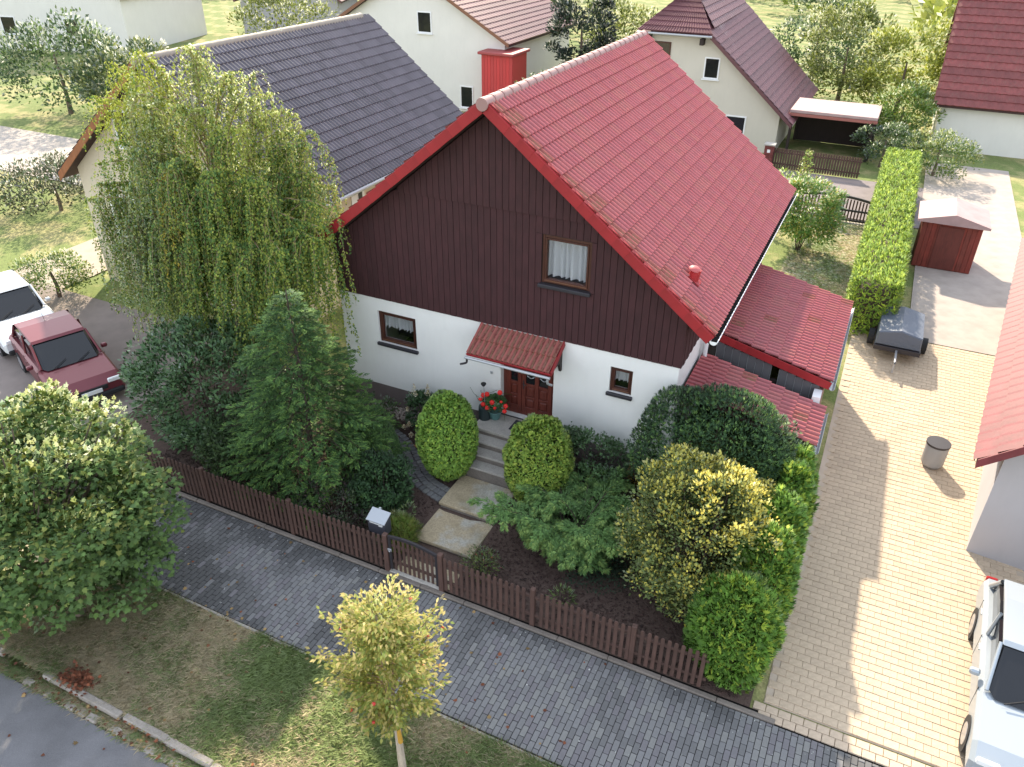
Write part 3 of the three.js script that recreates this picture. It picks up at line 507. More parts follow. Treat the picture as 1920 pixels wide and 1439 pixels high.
// ───────────────────────── steps, slabs and the little path ─────────────────────────
{
  const st = thing('entrance_steps', 'grey concrete entrance steps and landing in front of the door', 'steps');
  obj('landing', box(4.1, 5.97, 1.11, 1.19, 0.03, .8, .012), M.conc, st); obj('landing_base', box(4.13, 5.94, .3, 1.108, 0.04, .77, .01), M.riser, st);
  const zz = [.78, 1.06, 1.33, 1.6];
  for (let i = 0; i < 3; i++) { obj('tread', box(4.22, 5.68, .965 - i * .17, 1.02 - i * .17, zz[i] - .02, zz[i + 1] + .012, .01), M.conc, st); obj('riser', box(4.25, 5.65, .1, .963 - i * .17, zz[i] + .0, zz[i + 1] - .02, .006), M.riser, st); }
  const sl = thing('path_slabs', 'big yellowish concrete slabs stepping down from the stairs to the gate', 'path');
  obj('slab', box(4.24, 5.66, .29, .37, 1.6, 2.7, .012), M.slab, sl); obj('slab_edge', box(4.27, 5.63, .05, .288, 1.62, 2.675, .008), M.riser, sl); obj('slab', box(4.26, 5.62, .13, .212, 2.68, 3.75, .012), M.slab, sl); obj('slab_edge', box(4.29, 5.59, -.05, .128, 2.69, 3.725, .008), M.riser, sl); obj('slab', box(4.3, 5.6, -.1, .05, 3.728, 4.58, .01), M.slab, sl);
  obj('threshold_slab', box(4.2, 5.42, -.1, .035, 4.585, 4.685, .01), M.conc, st);
  // curved path of small grey stones
  const pts = [[1.2, .92], [1.75, 1.0], [2.35, 1.25], [2.95, 1.72], [3.55, 2.15], [4.22, 2.36]], c = new THREE.CatmullRomCurve3(pts.map(p => V(p[0], 0, p[1]))), r = rng(301), n = 26;
  const path = struct('garden_path', sheet([1, 1.02], [.9, .92], .0), M.soil);
  for (let i = 0; i < n; i++) { const t = (i + .5) / n, p = c.getPointAt(t), d = c.getTangentAt(t), q = V(-d.z, 0, d.x); for (let k = 0; k < 3; k++) { const o = (k - 1) * .165 + (r() - .5) * .012, b = obj('paving_stone', cbox(.122, .08, .155, .014), M.paver[Math.floor(r() * 5)], path), x = p.x + q.x * o, z = p.z + q.z * o; b.position.set(x + d.x * (k % 2) * .05, gy(x, z) + .004 + r() * .012, z + d.z * (k % 2) * .05); b.rotation.y = -Math.atan2(d.z, d.x) + (r() - .5) * .08; } }
  const gv = rng(302), peb = new THREE.InstancedMesh(new THREE.IcosahedronGeometry(1, 0), mat([.42, .38, .35], .9), 1500), q = new THREE.Matrix4(), col = new THREE.Color();
  for (let i = 0; i < 1500; i++) { const x = lerp(.0, 3.9, gv()), z = .03 + .42 * gv(), s = .012 + .016 * gv(); q.makeRotationFromEuler(new THREE.Euler(gv() * 6, gv() * 6, 0)).scale(V(s, s * .7, s)).setPosition(x, gy(x, z) + .012, z); peb.setMatrixAt(i, q); const k = .5 + gv() * .8; peb.setColorAt(i, col.setRGB(k, k * .94, k * .9)); }
  peb.name = 'gravel'; tag(stuff(peb), 'strip of pale gravel along the foot of the house wall', 'gravel'); scene.add(peb);
}

// ───────────────────────── picket fence, gate, mailbox ─────────────────────────
const picketGeo = (() => { const g = prism([[-.035, .07], [.035, .07], [.035, .905], [.03, .925], [.018, .938], [0, .943], [-.018, .938], [-.03, .925], [-.035, .905]], 0, .022, [], .004); return g; })();
function fence(x0, x1, posts, label, seed) {
  const f = thing('picket_fence', label, 'fence', [x0, 0, 4.64]), r = rng(seed);
  for (let x = x0; x < x1 - .03; x += .1215) { if (posts.some(p => Math.abs(p - x) < .075)) continue; const p = obj('picket', picketGeo, M.fence[Math.floor(r() * 3)], f); p.position.set(x - x0, (r() - .5) * .012, .012); p.rotation.z = (r() - .5) * .012; p.rotation.x = (r() - .5) * .008; }
  for (const y of [.27, .74]) obj('rail', box(0 - .05, x1 - x0, y - .03, y + .03, -.035, .01), M.fence[0], f);
  for (const p of posts) obj('post', box(p - x0 - .045, p - x0 + .045, -.1, .97, -.05, .042, .008), M.fence[1], f);
  return f;
}
fence(-3.4, 4.09, [-3.2, -.74, 1.71], 'long brown picket fence between the maple and the garden gate', 401);
fence(5.55, 10.75, [7.43, 9.4], 'brown picket fence between the garden gate and the corner thuja', 402);
{
  const g = thing('garden_gate', 'dark brown garden gate with arched black top rail between two posts', 'gate', [4.81, 0, 4.64]);
  for (const x of [-.645, .635]) obj('gate_post', box(x - .052, x + .052, -.1, 1.0, -.05, .055, .01), M.fence[2], g);
  const arc = x => .93 + .11 * Math.cos((x + .12) / .62 * 1.35);
  const top = [], n = 14; for (let i = 0; i <= n; i++) { const x = lerp(-.57, .56, i / n); top.push([x, arc(x)]); } for (let i = n; i >= 0; i--) { const x = lerp(-.57, .56, i / n); top.push([x, arc(x) - .075]); }
  obj('arched_rail', prism(top, -.02, .025, [], .005), M.gate, g);
  for (const x of [-.55, .54]) obj('gate_stile', box(x - .03, x + .03, .08, arc(x) - .02, -.018, .022), M.gate, g);
  for (const y of [.3, .73]) obj('rail', box(-.52, .51, y - .035, y + .035, -.03, .0), M.fence[0], g);
  for (let i = 0; i < 9; i++) { const x = -.435 + i * .1085; obj('picket', box(x - .03, x + .03, .1, arc(x) - .075, .002, .02), M.fence[0], g); }
  obj('latch', [box(-.6, -.5, .6, .66, .022, .04, .004), new THREE.SphereGeometry(.02, 8, 6).translate(-.53, .62, .06)], M.zinc, g);
  const mb = thing('mailbox', 'grey metal mailbox with slanted silver lid on a post by the gate', 'mailbox', [3.84, 0, 4.36]);
  obj('post', box(-.03, .03, 0, .75, -.06, .0, .006), M.gate, mb);
  obj('box_body', prism([[-.11, .72], [.11, .72], [.11, 1.06], [-.11, 1.16]], -.21, .21, [], .008).rotateY(-Math.PI / 2), mat([.055, .055, .07], .4), mb);
  obj('lid', prism([[-.13, 1.172], [.145, 1.048], [.15, 1.068], [-.12, 1.192]].map(p => [-p[0], p[1]]), -.225, .225, [], .004).rotateY(Math.PI / 2), mat([.40, .42, .45], .4, { metalness: .4 }), mb);
  obj('name_plate', [box(-.16, .16, .985, 1.008, .11, .118, .002), box(.05, .15, .955, .972, .11, .118, .002)], M.white, mb);
  const lp = thing('garden_light', 'thin garden stake light with white knob behind the mailbox', 'garden light', [3.4, gy(3.4, 3.75), 3.72]);
  obj('stake', cyl(.012, .012, .5, 8).translate(0, .25, 0), M.zinc, lp); obj('knob', new THREE.SphereGeometry(.042, 12, 8).scale(1, 1.3, 1).translate(0, .54, 0), M.white, lp);
  const ho = obj('garden_hose', tube([[1.4, .45, 1.35], [2.1, gy(2, 1.2) + .03, 1.02], [2.7, gy(2, 1.3) + .03, 1.18], [3.3, gy(3, 1.5) + .03, 1.5]], .014, .014, 6, 10), mat([.42, .17, .05], .5)); tag(ho, 'thin orange garden hose lying on the dark soil by the curved path', 'hose');
}
// ───────────────────────── things on the landing ─────────────────────────
{
  const mt = tag(obj('door_mat', [uvw(cbox(.72, .018, .42, .006))], mat([.035, .036, .045], .95, { bumpMap: bumpGrit, bumpScale: .006 })), 'dark ribbed doormat lying on the landing before the front door', 'doormat'); mt.position.set(5.28, 1.2, .33);
  const pot = thing('geranium_pot', 'teal glazed pot of bright red geraniums on the landing', 'potted plant', [4.43, 1.19, .26]);
  obj('pot', new THREE.LatheGeometry([[0, 0], [.1, 0], [.115, .02], [.145, .15], [.15, .19], [.165, .2], [.165, .225], [.14, .225], [.13, .19], [0, .18]].map(p => new THREE.Vector2(...p)), 24), mat([.10, .22, .215], .3), pot);
  const lf = new Leaves(501), r = lf.r;
  for (let i = 0; i < 420; i++) { const d = sphereDir(r, -.25), p = [d[0] * .3 * (.4 + .6 * r()), .4 + d[1] * .2, d[2] * .27 * (.4 + .6 * r())]; lf.leaf(p, jit(r, norm([d[0], .2, d[2]]), 1), jit(r, [0, 1, 0], .8), d, .075, .07, tint(r, [[.06, .13, .035], [.045, .10, .03]])); }
  obj('foliage', lf.geo(), M.leaf, pot);
  const head = new THREE.IcosahedronGeometry(.055, 2), hp = head.attributes.position, hr = rng(502); for (let i = 0; i < hp.count; i++) { const k = 1 + .22 * Math.sin(hp.getX(i) * 170) * Math.sin(hp.getY(i) * 150 + 1) * Math.cos(hp.getZ(i) * 160); hp.setXYZ(i, hp.getX(i) * k, hp.getY(i) * k * .85, hp.getZ(i) * k); } head.computeVertexNormals();
  const red = mat([.75, .025, .02], .6); 
  for (const [x, y, z, s] of [[.14, .78, .02, 1.1], [-.3, .58, .02, 1.15], [-.19, .66, .05, 1.1], [-.22, .44, .18, 1.1], [-.08, .42, .25, 1.05], [.02, .57, .2, 1.1], [.1, .45, .22, .75], [.33, .5, .1, 1.05], [.32, .38, .15, 1], [.2, .57, .08, .7], [-.34, .5, .1, .9]]) {
    const f = obj('flower_head', head, red, pot); f.position.set(x, y, z); f.scale.setScalar(s); f.rotation.set(hr() * 3, hr() * 3, 0);
    obj('stem', tube([[0, -.03, 0], [-x * .45 / s, (.3 - y) * .5 / s, -z * .45 / s], [-x * .8 / s, (.25 - y) / s, -z * .8 / s]], .005, .005, 5, 3), mat([.06, .1, .03], .8), f);
  }
  const um = thing('umbrella_stand', 'dark green cylindrical bucket standing beside the teal geranium pot', 'bucket', [4.2, 1.19, .36]);
  obj('drum', new THREE.LatheGeometry([[0, 0], [.14, 0], [.145, .02], [.145, .34], [.14, .35], [.08, .352], [.075, .33], [0, .32]].map(p => new THREE.Vector2(...p)), 24), mat([.028, .045, .048], .4), um);
  const br = thing('hand_tool', 'thin tool with dark knob sticking up out of the green bucket', 'tool', [4.2, 1.19, .36]); obj('shaft', cyl(.008, .008, .6, 8).rotateZ(.05).translate(0.0, .62, 0), M.zinc, br); obj('grip', new THREE.LatheGeometry([[0, 0], [.03, 0], [.065, .05], [.06, .075], [0, .085]].map(p => new THREE.Vector2(...p)), 14).translate(-.02, .9, 0), M.rubber, br);
  const sc = thing('boot_scraper_handle', 'short pale stick standing on the landing behind the round thuja', 'stick', [5.62, 1.19, .22]); obj('stick', cyl(.014, .014, .34, 8).rotateZ(-.1).translate(0, .16, 0), M.white, sc); obj('stick_foot', cyl(.04, .045, .03, 10).translate(0, .015, 0), M.zinc, sc);
}
// ───────────────────────── plants ─────────────────────────
const up3 = [0, 1, 0];
// generic lumpy shrub or crown. o: c centre, r radii, n leaves, L, W, cols, tip (outer colours), seed, up (leaf rise), low, amp, f, depth
function crownLeaves(o, lf = new Leaves(o.seed)) {
  const r = lf.r, R = lumps(o.seed + 1, o.nl || 12, o.amp ?? .12, o.f || 4.5), cl = o.clusters ? Array.from({ length: o.clusters }, () => { const d = sphereDir(r, o.low ?? -.7), k = R(d) * (1 - .25 * r() * r()); return { d, p: [d[0] * k * o.r[0], d[1] * k * o.r[1], d[2] * k * o.r[2]], t: r() }; }) : null;
  for (let i = 0; i < o.n; i++) {
    let p, out, tone;
    if (cl && r() < (o.fill ?? .93)) {
      const c = cl[Math.floor(r() * cl.length)], q = sphereDir(r, -.5), cr = o.cr * (.75 + .5 * c.t); out = norm([c.d[0] * .5 + q[0], c.d[1] * .5 + q[1] + .25, c.d[2] * .5 + q[2]]);
      const k = Math.pow(r(), .35); p = [c.p[0] + q[0] * cr * k, c.p[1] + q[1] * cr * k * .75, c.p[2] + q[2] * cr * k]; tone = clamp(.3 + .5 * q[1] + .35 * k * c.t);
    } else {
      const d = sphereDir(r, o.low ?? -.7), k = R(d) * (1 - (o.depth ?? .22) * Math.pow(r(), 1.6)) * (cl ? .85 : 1); p = [d[0] * o.r[0] * k, d[1] * o.r[1] * k, d[2] * o.r[2] * k]; out = norm([d[0] / o.r[0], d[1] / o.r[1], d[2] / o.r[2]]); tone = r() * (cl ? .3 : 1);
    }
    if (o.floor !== undefined && p[1] + o.c[1] < o.floor) continue;
    const pp = [p[0] + o.c[0], p[1] + o.c[1], p[2] + o.c[2]];
    const d = jit(r, norm([out[0], out[1] + (o.up ?? .2), out[2]]), o.mess ?? 1.1), n = jit(r, norm([out[0] * .6, out[1] + .55, out[2] * .6]), 1), s = .7 + .6 * r();
    const col = tint(r, o.tip && r() < (o.tipShare ? o.tipShare(p, tone, out) : tone * .6) ? o.tip : o.cols, .22);
    if (o.fan) { const side = perp(r, d); for (let k = 0; k < o.fan; k++) { const a = (k / (o.fan - 1) - .5) * 1.5, dd = norm([d[0] * Math.cos(a) + side[0] * Math.sin(a), d[1] * Math.cos(a) + side[1] * Math.sin(a), d[2] * Math.cos(a) + side[2] * Math.sin(a)]); lf.leaf(pp, dd, n, out, o.L * s * (1 - .25 * Math.abs(a)), o.W * s, col); } }
    else if (o.ring) lf.lobed(pp, d, n, out, o.L * s, col, o.ring);
    else lf.leaf(pp, d, n, out, o.L * s, o.W * s, col);
  }
  return lf;
}
// a plant thing: crown plus a few woody stems; c is the crown's centre in the world
function shrub(name, label, o, m, group, cat = 'shrub') {
  const [x, y, z] = o.c, g0 = gy(x, z), t = thing(name, label, cat, [x, g0, z], group), lo = { ...o, c: [0, y - g0, 0], floor: o.floor ?? .02 };
  const lf = crownLeaves(lo); if (o.extra) o.extra(lf, lo); obj(o.part || 'foliage', lf.geo(), m, t);
  const r = rng(o.seed + 9), st = []; for (let i = 0; i < (o.stems ?? 7); i++) { const d = sphereDir(r, .1), h = .6 + .3 * r(); st.push(tube([[d[0] * .05, -.05, d[2] * .05], [d[0] * o.r[0] * .3, (y - g0) * .6, d[2] * o.r[2] * .3], [d[0] * o.r[0] * h, (y - g0) + d[1] * o.r[1] * h, d[2] * o.r[2] * h]], .022, .006, 5, 3)); }
  if (st.length) obj('stems', st, M.darkBark, t);
  return t;
}
const thujaC = [[.11, .195, .032], [.13, .215, .036], [.09, .165, .03]], thujaTip = [[.20, .27, .045], [.17, .26, .045]];
shrub('round_thuja', 'clipped egg-shaped light green thuja left of the entrance steps', { c: [3.93, 1.4, 1.68], r: [.66, 1.12, .66], n: 9500, fan: 5, L: .07, W: .03, cols: thujaC, tip: thujaTip, seed: 601, low: -.96, amp: .035, f: 6, depth: .1, mess: 1.2, up: .4, stems: 4 }, M.needle, 'clipped thujas by the steps');
shrub('round_thuja', 'clipped rounded yellowish green thuja right of the entrance steps', { c: [6.1, 1.3, 1.45], r: [.73, 1.08, .73], n: 10000, fan: 5, L: .072, W: .03, cols: [[.12, .185, .03], [.14, .20, .032], [.10, .165, .03]], tip: [[.22, .26, .045], [.19, .25, .045]], seed: 611, low: -.95, amp: .05, f: 6, depth: .1, mess: 1.2, up: .4, stems: 4 }, M.needle, 'clipped thujas by the steps');
shrub('dwarf_spruce', 'small dense cone-shaped dwarf spruce beside the curved stone path', { c: [2.5, .9, 2.3], r: [.5, .95, .5], n: 9000, L: .05, W: .012, cols: [[.035, .075, .022], [.045, .09, .026], [.03, .06, .02]], tip: [[.06, .11, .03]], seed: 621, low: -.8, amp: .02, depth: .1, stems: 2, up: .5, fan: 2, extra: (lf, o) => { for (let k = 1; k < lf.p.length; k += 3) { const h = clamp((lf.p[k] + .05) / 1.75), s = lerp(1.12, .72, h); lf.p[k - 1] *= s; lf.p[k + 1] *= s; } } }, M.needle);
shrub('dark_conifer', 'low bushy dark green conifer in front of the dwarf spruce', { c: [3.1, .78, 3.15], r: [.58, .68, .58], n: 4200, fan: 4, L: .075, W: .022, cols: [[.028, .06, .022], [.035, .075, .025], [.022, .045, .02]], seed: 631, low: -.95, amp: .13, depth: .3, mess: 1.3, up: .4, clusters: 60, cr: .2, stems: 4 }, M.needle);
shrub('rhododendron', 'large dark green broadleaf shrub under the weeping birch', { c: [-2.3, 1.5, 2.6], r: [1.9, 1.65, 1.5], n: 14000, fill: .8, L: .11, W: .055, cols: [[.045, .09, .035], [.055, .105, .04], [.038, .075, .03]], tip: [[.07, .12, .045]], seed: 641, clusters: 150, cr: .33, low: -.8, mess: 1.4, up: .1 }, M.gloss);
shrub('dark_conifer', 'dark green conifer shrub between the spruce and the left fence', { c: [-.55, .85, 3.5], r: [.95, .9, .75], n: 4200, fan: 4, L: .085, W: .022, cols: [[.035, .062, .02], [.045, .075, .022], [.028, .05, .018]], seed: 651, low: -.9, clusters: 70, cr: .26, mess: 1.3, stems: 5 }, M.needle);
shrub('fence_shrub', 'dark green shrub filling the corner behind the mailbox fence', { c: [2.35, .55, 3.95], r: [.85, .5, .5], n: 3400, L: .07, W: .03, cols: [[.03, .055, .022], [.05, .07, .03], [.06, .04, .035]], seed: 655, low: -.8, clusters: 50, cr: .2, mess: 1.4, stems: 5 }, M.leaf);
// yew: dense upright shoots
shrub('yew', 'big dark green yew beside the lean-to with the right side sunlit', { c: [9.62, 1.9, .5], r: [1.66, 1.55, 1.3], n: 17000, fan: 4, L: .085, W: .017, cols: [[.027, .058, .025], [.036, .072, .027], [.024, .05, .022]], tip: [[.065, .125, .035], [.09, .15, .04]], seed: 661, low: -.9, amp: .09, f: 5, depth: .16, mess: .7, up: 1.1, stems: 6 }, M.needle);
// yellow variegated euonymus: leaf rosettes
const eu = [[.085, .115, .035], [.10, .125, .04], [.07, .10, .03]], euT = [[.36, .31, .055], [.31, .285, .06], [.25, .25, .065]];
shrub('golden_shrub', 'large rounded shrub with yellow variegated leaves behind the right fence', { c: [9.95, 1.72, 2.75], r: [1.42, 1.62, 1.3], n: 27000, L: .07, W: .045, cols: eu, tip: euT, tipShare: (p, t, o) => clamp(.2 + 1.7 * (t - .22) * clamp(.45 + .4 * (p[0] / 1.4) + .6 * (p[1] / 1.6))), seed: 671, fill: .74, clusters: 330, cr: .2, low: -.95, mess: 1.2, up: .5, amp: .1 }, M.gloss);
shrub('rose_bush', 'dark leafy rose bushes growing against the white wall right of the door', { c: [7.05, 1.12, .75], r: [.95, .75, .48], n: 4200, L: .075, W: .05, cols: [[.05, .095, .038], [.062, .115, .042]], seed: 681, clusters: 60, cr: .2, low: -.8, mess: 1.5, extra: (lf, o) => { const r = lf.r; for (let k = 0; k < 16; k++) { let x = (r() - .5) * 1.6, z = (r() - .3) * .3, h = .6 + r() * .4; for (let j = 0; j < 22; j++) { const y = h + j * .022 + .1; lf.leaf([x + (r() - .5) * .12, y, z + (r() - .5) * .12], sphereDir(r, -.2), sphereDir(r, .2), up3, .06, .04, tint(r, [[.035, .07, .028], [.05, .07, .03]])); } } } }, M.leaf);
shrub('hydrangea', 'hydrangea with pale cream flower heads left of the entrance steps', { c: [2.72, 1.0, .62], r: [.42, .55, .35], n: 1500, L: .1, W: .06, cols: [[.035, .075, .03], [.05, .095, .035]], seed: 691, clusters: 26, cr: .2, low: -.8, mess: 1.4, extra: (lf) => { const r = lf.r; for (const [x, y, z, h] of [[-.25, 1.1, .1, .35], [.1, 1.2, .05, .3], [.42, 1.05, .1, .3], [-.42, .65, .2, .15], [-.3, .35, .35, .12], [-.5, .2, .3, .1], [.0, .3, .42, .12], [-.2, .15, .45, .1]]) for (let i = 0; i < 90; i++) { const t = r(), q = .075 * (1 - t); lf.leaf([x + (r() - .5) * 2 * q, y + t * h, z + (r() - .5) * 2 * q], sphereDir(r), sphereDir(r), up3, .03, .03, tint(r, [[.42, .38, .27], [.5, .47, .36], [.3, .22, .12]])); } } }, M.leaf);
shrub('low_shrub', 'low drooping shrub in front of the grey plinth left of the hydrangea', { c: [1.0, .78, .95], r: [.85, .42, .5], n: 2600, L: .085, W: .035, cols: [[.045, .085, .025], [.06, .10, .03], [.05, .06, .03]], seed: 701, clusters: 40, cr: .2, low: -.7, mess: 1.4, up: -.1 }, M.leaf);
shrub('yellow_shrub', 'small upright yellow leaved shrub against the dark yew', { c: [8.0, .92, .35], r: [.16, .5, .16], n: 420, L: .06, W: .03, cols: [[.42, .27, .04], [.30, .22, .04], [.14, .14, .03]], seed: 711, low: -.9, mess: 1.4, stems: 4 }, M.leaf);
shrub('grassy_shrub', 'low feathery yellow green shrub beside the mailbox and gate', { c: [4.02, .4, 3.98], r: [.4, .42, .42], n: 1500, fan: 4, L: .13, W: .012, cols: [[.09, .14, .02], [.12, .16, .025], [.14, .14, .03]], seed: 721, low: -.4, mess: .9, up: .7, depth: .6, stems: 0 }, M.leaf);
shrub('small_perennial', 'small light green perennial on the dark mulch beside the slabs', { c: [3.85, .38, 3.35], r: [.16, .25, .16], n: 90, L: .1, W: .035, cols: [[.13, .19, .06], [.16, .20, .08]], seed: 731, low: -.2, stems: 3 }, M.leaf);
shrub('border_plant', 'thin leafy plant with reddish blooms leaning over the right slab edge', { c: [5.95, .34, 3.95], r: [.42, .32, .4], n: 620, L: .07, W: .022, cols: [[.07, .12, .03], [.10, .14, .035], [.09, .09, .03]], tip: [[.3, .06, .03]], tipShare: () => .03, seed: 741, low: -.3, mess: 1.6, depth: .8, stems: 8 }, M.leaf);
shrub('small_perennial', 'small green perennial behind the right fence below the juniper', { c: [7.75, .22, 3.95], r: [.24, .2, .2], n: 160, L: .1, W: .02, cols: [[.09, .15, .04], [.12, .16, .05]], seed: 751, low: -.1, stems: 3 }, M.leaf);
shrub('ground_cover', 'dark ground cover mat between the juniper and golden shrub', { c: [8.1, .32, 2.9], r: [.8, .16, .75], n: 2600, L: .05, W: .035, cols: [[.018, .04, .022], [.025, .05, .025]], seed: 761, low: 0, mess: 1.5, depth: .6, stems: 0 }, M.leaf);
// juniper: arching feathery plumes
{
  const B = [7.32, gy(7.32, 2.4), 2.35], t = thing('juniper', 'spreading feathery green juniper in front of the right thuja', 'shrub', B), lf = new Leaves(771), r = lf.r, br = [];
  const cols = [[.075, .14, .042], [.09, .16, .048], [.065, .12, .04]], tips = [[.13, .20, .06], [.15, .21, .06]];
  const plume = (P0, a, len, rise, droop, w, dens) => {
    const ax = Math.cos(a), az = Math.sin(a), pts = []; let bend = (r() - .5) * .6;
    for (let k = 0; k <= 6; k++) { const q = k / 6; pts.push([P0[0] + (ax - az * bend * q) * len * q, P0[1] + rise * q - droop * q * q, P0[2] + (az + ax * bend * q) * len * q]); }
    const n = Math.round(dens * len);
    for (let k = 0; k < n; k++) {
      const q = Math.sqrt(r()), i = Math.min(5, Math.floor(q * 6)), f = q * 6 - i, P = [0, 1, 2].map(m => lerp(pts[i][m], pts[i + 1][m], f)), T = norm([0, 1, 2].map(m => pts[i + 1][m] - pts[i][m]));
      const sd = r() < .5 ? 1 : -1, wv = w * (1.1 - q) * r(), sx = -T[2] * sd, sz = T[0] * sd, p = [P[0] + sx * wv + (r() - .5) * .04, P[1] + (r() - .35) * .07 - wv * .2, P[2] + sz * wv + (r() - .5) * .04], d = norm([T[0] + sx * .75, T[1] * .6 + .08 - .2 * q, T[2] + sz * .75]), col = tint(r, q > .72 && r() < .55 ? tips : cols), o2 = norm([ax * .35, 1, az * .35]);
      for (let m = 0; m < 3; m++) lf.leaf(p, jit(r, d, .8), jit(r, up3, 1), o2, .07 + .04 * r(), .017, col);
    }
    return pts;
  };
  for (let b = 0; b < 27; b++) {
    const a = b * 2.4 + r() * .7, len = (b > 20 ? .45 : .7 + .85 * r()) * (Math.cos(a) < 0 ? 1.12 : .95), rise = .55 + .95 * r(), c = [(r() - .5) * .5, .1, (r() - .5) * .4], main = plume(c, a, len, rise, .35 + .3 * r(), .12, 60);
    br.push(tube(main, .022, .005, 5, 1));
    const k = 13; for (let q = 0; q < k; q++) { const u = .28 + .72 * (q + r() * .6) / k, i = Math.min(5, Math.floor(u * 6)), P = [0, 1, 2].map(m => lerp(main[i][m], main[i + 1][m], u * 6 - i)); plume(P, a + (r() - .5) * 2.6, (.32 + .36 * r()) * (1.15 - .35 * u), .14 + .2 * r(), .12 + .25 * r(), .13, 190); }
  }
  obj('foliage', lf.geo(), M.needle, t); obj('stems', br, M.darkBark, t);
}
// tall spruce: whorls of flat drooping branches
{
  const B = [1.05, gy(1.05, 3.0), 3.0], H = 4.85, t = thing('spruce_tree', 'green spruce tree with layered branches under the birch beside the fence', 'tree', B), lf = new Leaves(781), r = lf.r, br = [];
  const cols = [[.035, .078, .022], [.045, .09, .025], [.03, .062, .02]], tips = [[.075, .135, .032], [.09, .15, .035]];
  const trunk = tube([[0, -.1, 0], [.02, H * .5, 0], [.0, H, .0]], .085, .012, 8, 4);
  for (let wv = 0; wv < 23; wv++) {
    const h = .3 + (H - .45) * Math.pow(wv / 22, .92), s0 = 1 - h / H, nb = Math.round(6 + 5 * s0), len0 = .06 + 2.3 * Math.pow(s0, .72);
    for (let b = 0; b < nb; b++) {
      const a = (b + r()) / nb * 6.283 + wv, len = Math.min(len0 * (.78 + .38 * r()), Math.sin(a) > 0 ? 1.5 / Math.max(.05, Math.sin(a)) : 9), ax = Math.cos(a), az = Math.sin(a), pts = [];
      for (let k = 0; k <= 6; k++) { const s = k / 6; pts.push([ax * len * s, h + len * (.12 * s - .34 * s * s + .16 * s * s * s), az * len * s]); }
      if (s0 > .25 && b % 2 === 0) br.push(tube(pts.filter((_, i) => i % 2 === 0), .014, .003, 4, 1));
      const nt = Math.round(12 + 54 * len);
      for (let k = 0; k < nt; k++) {
        const s = .12 + .88 * Math.sqrt(r()), i = Math.min(5, Math.floor(s * 6)), f = s * 6 - i, P = [0, 1, 2].map(m => lerp(pts[i][m], pts[i + 1][m], f)), sd = r() < .5 ? -1 : 1, spread = (.34 * len * (1.08 - s) + .05) * r(), q = [-az * sd, -.18, ax * sd];
        const p = [P[0] + q[0] * spread, P[1] + q[1] * spread, P[2] + q[2] * spread], d = norm([ax * .8 + q[0] * .7, .05 - .1 * s, az * .8 + q[2] * .7]), col = tint(r, (s > .7 || spread > .2) && r() < .45 ? tips : cols), o2 = norm([ax * .35, 1, az * .35]);
        for (let m = 0; m < 6; m++) { const e = m / 6 * .1; lf.leaf([p[0] + d[0] * e, p[1] + d[1] * e, p[2] + d[2] * e], jit(r, d, 1.1), jit(r, up3, .9), o2, .06 + .022 * r(), .021, col); }
      }
    }
  }
  obj('crown', lf.geo(), M.needle, t); obj('trunk', trunk, M.darkBark, t); obj('branches', br, M.darkBark, t);
}
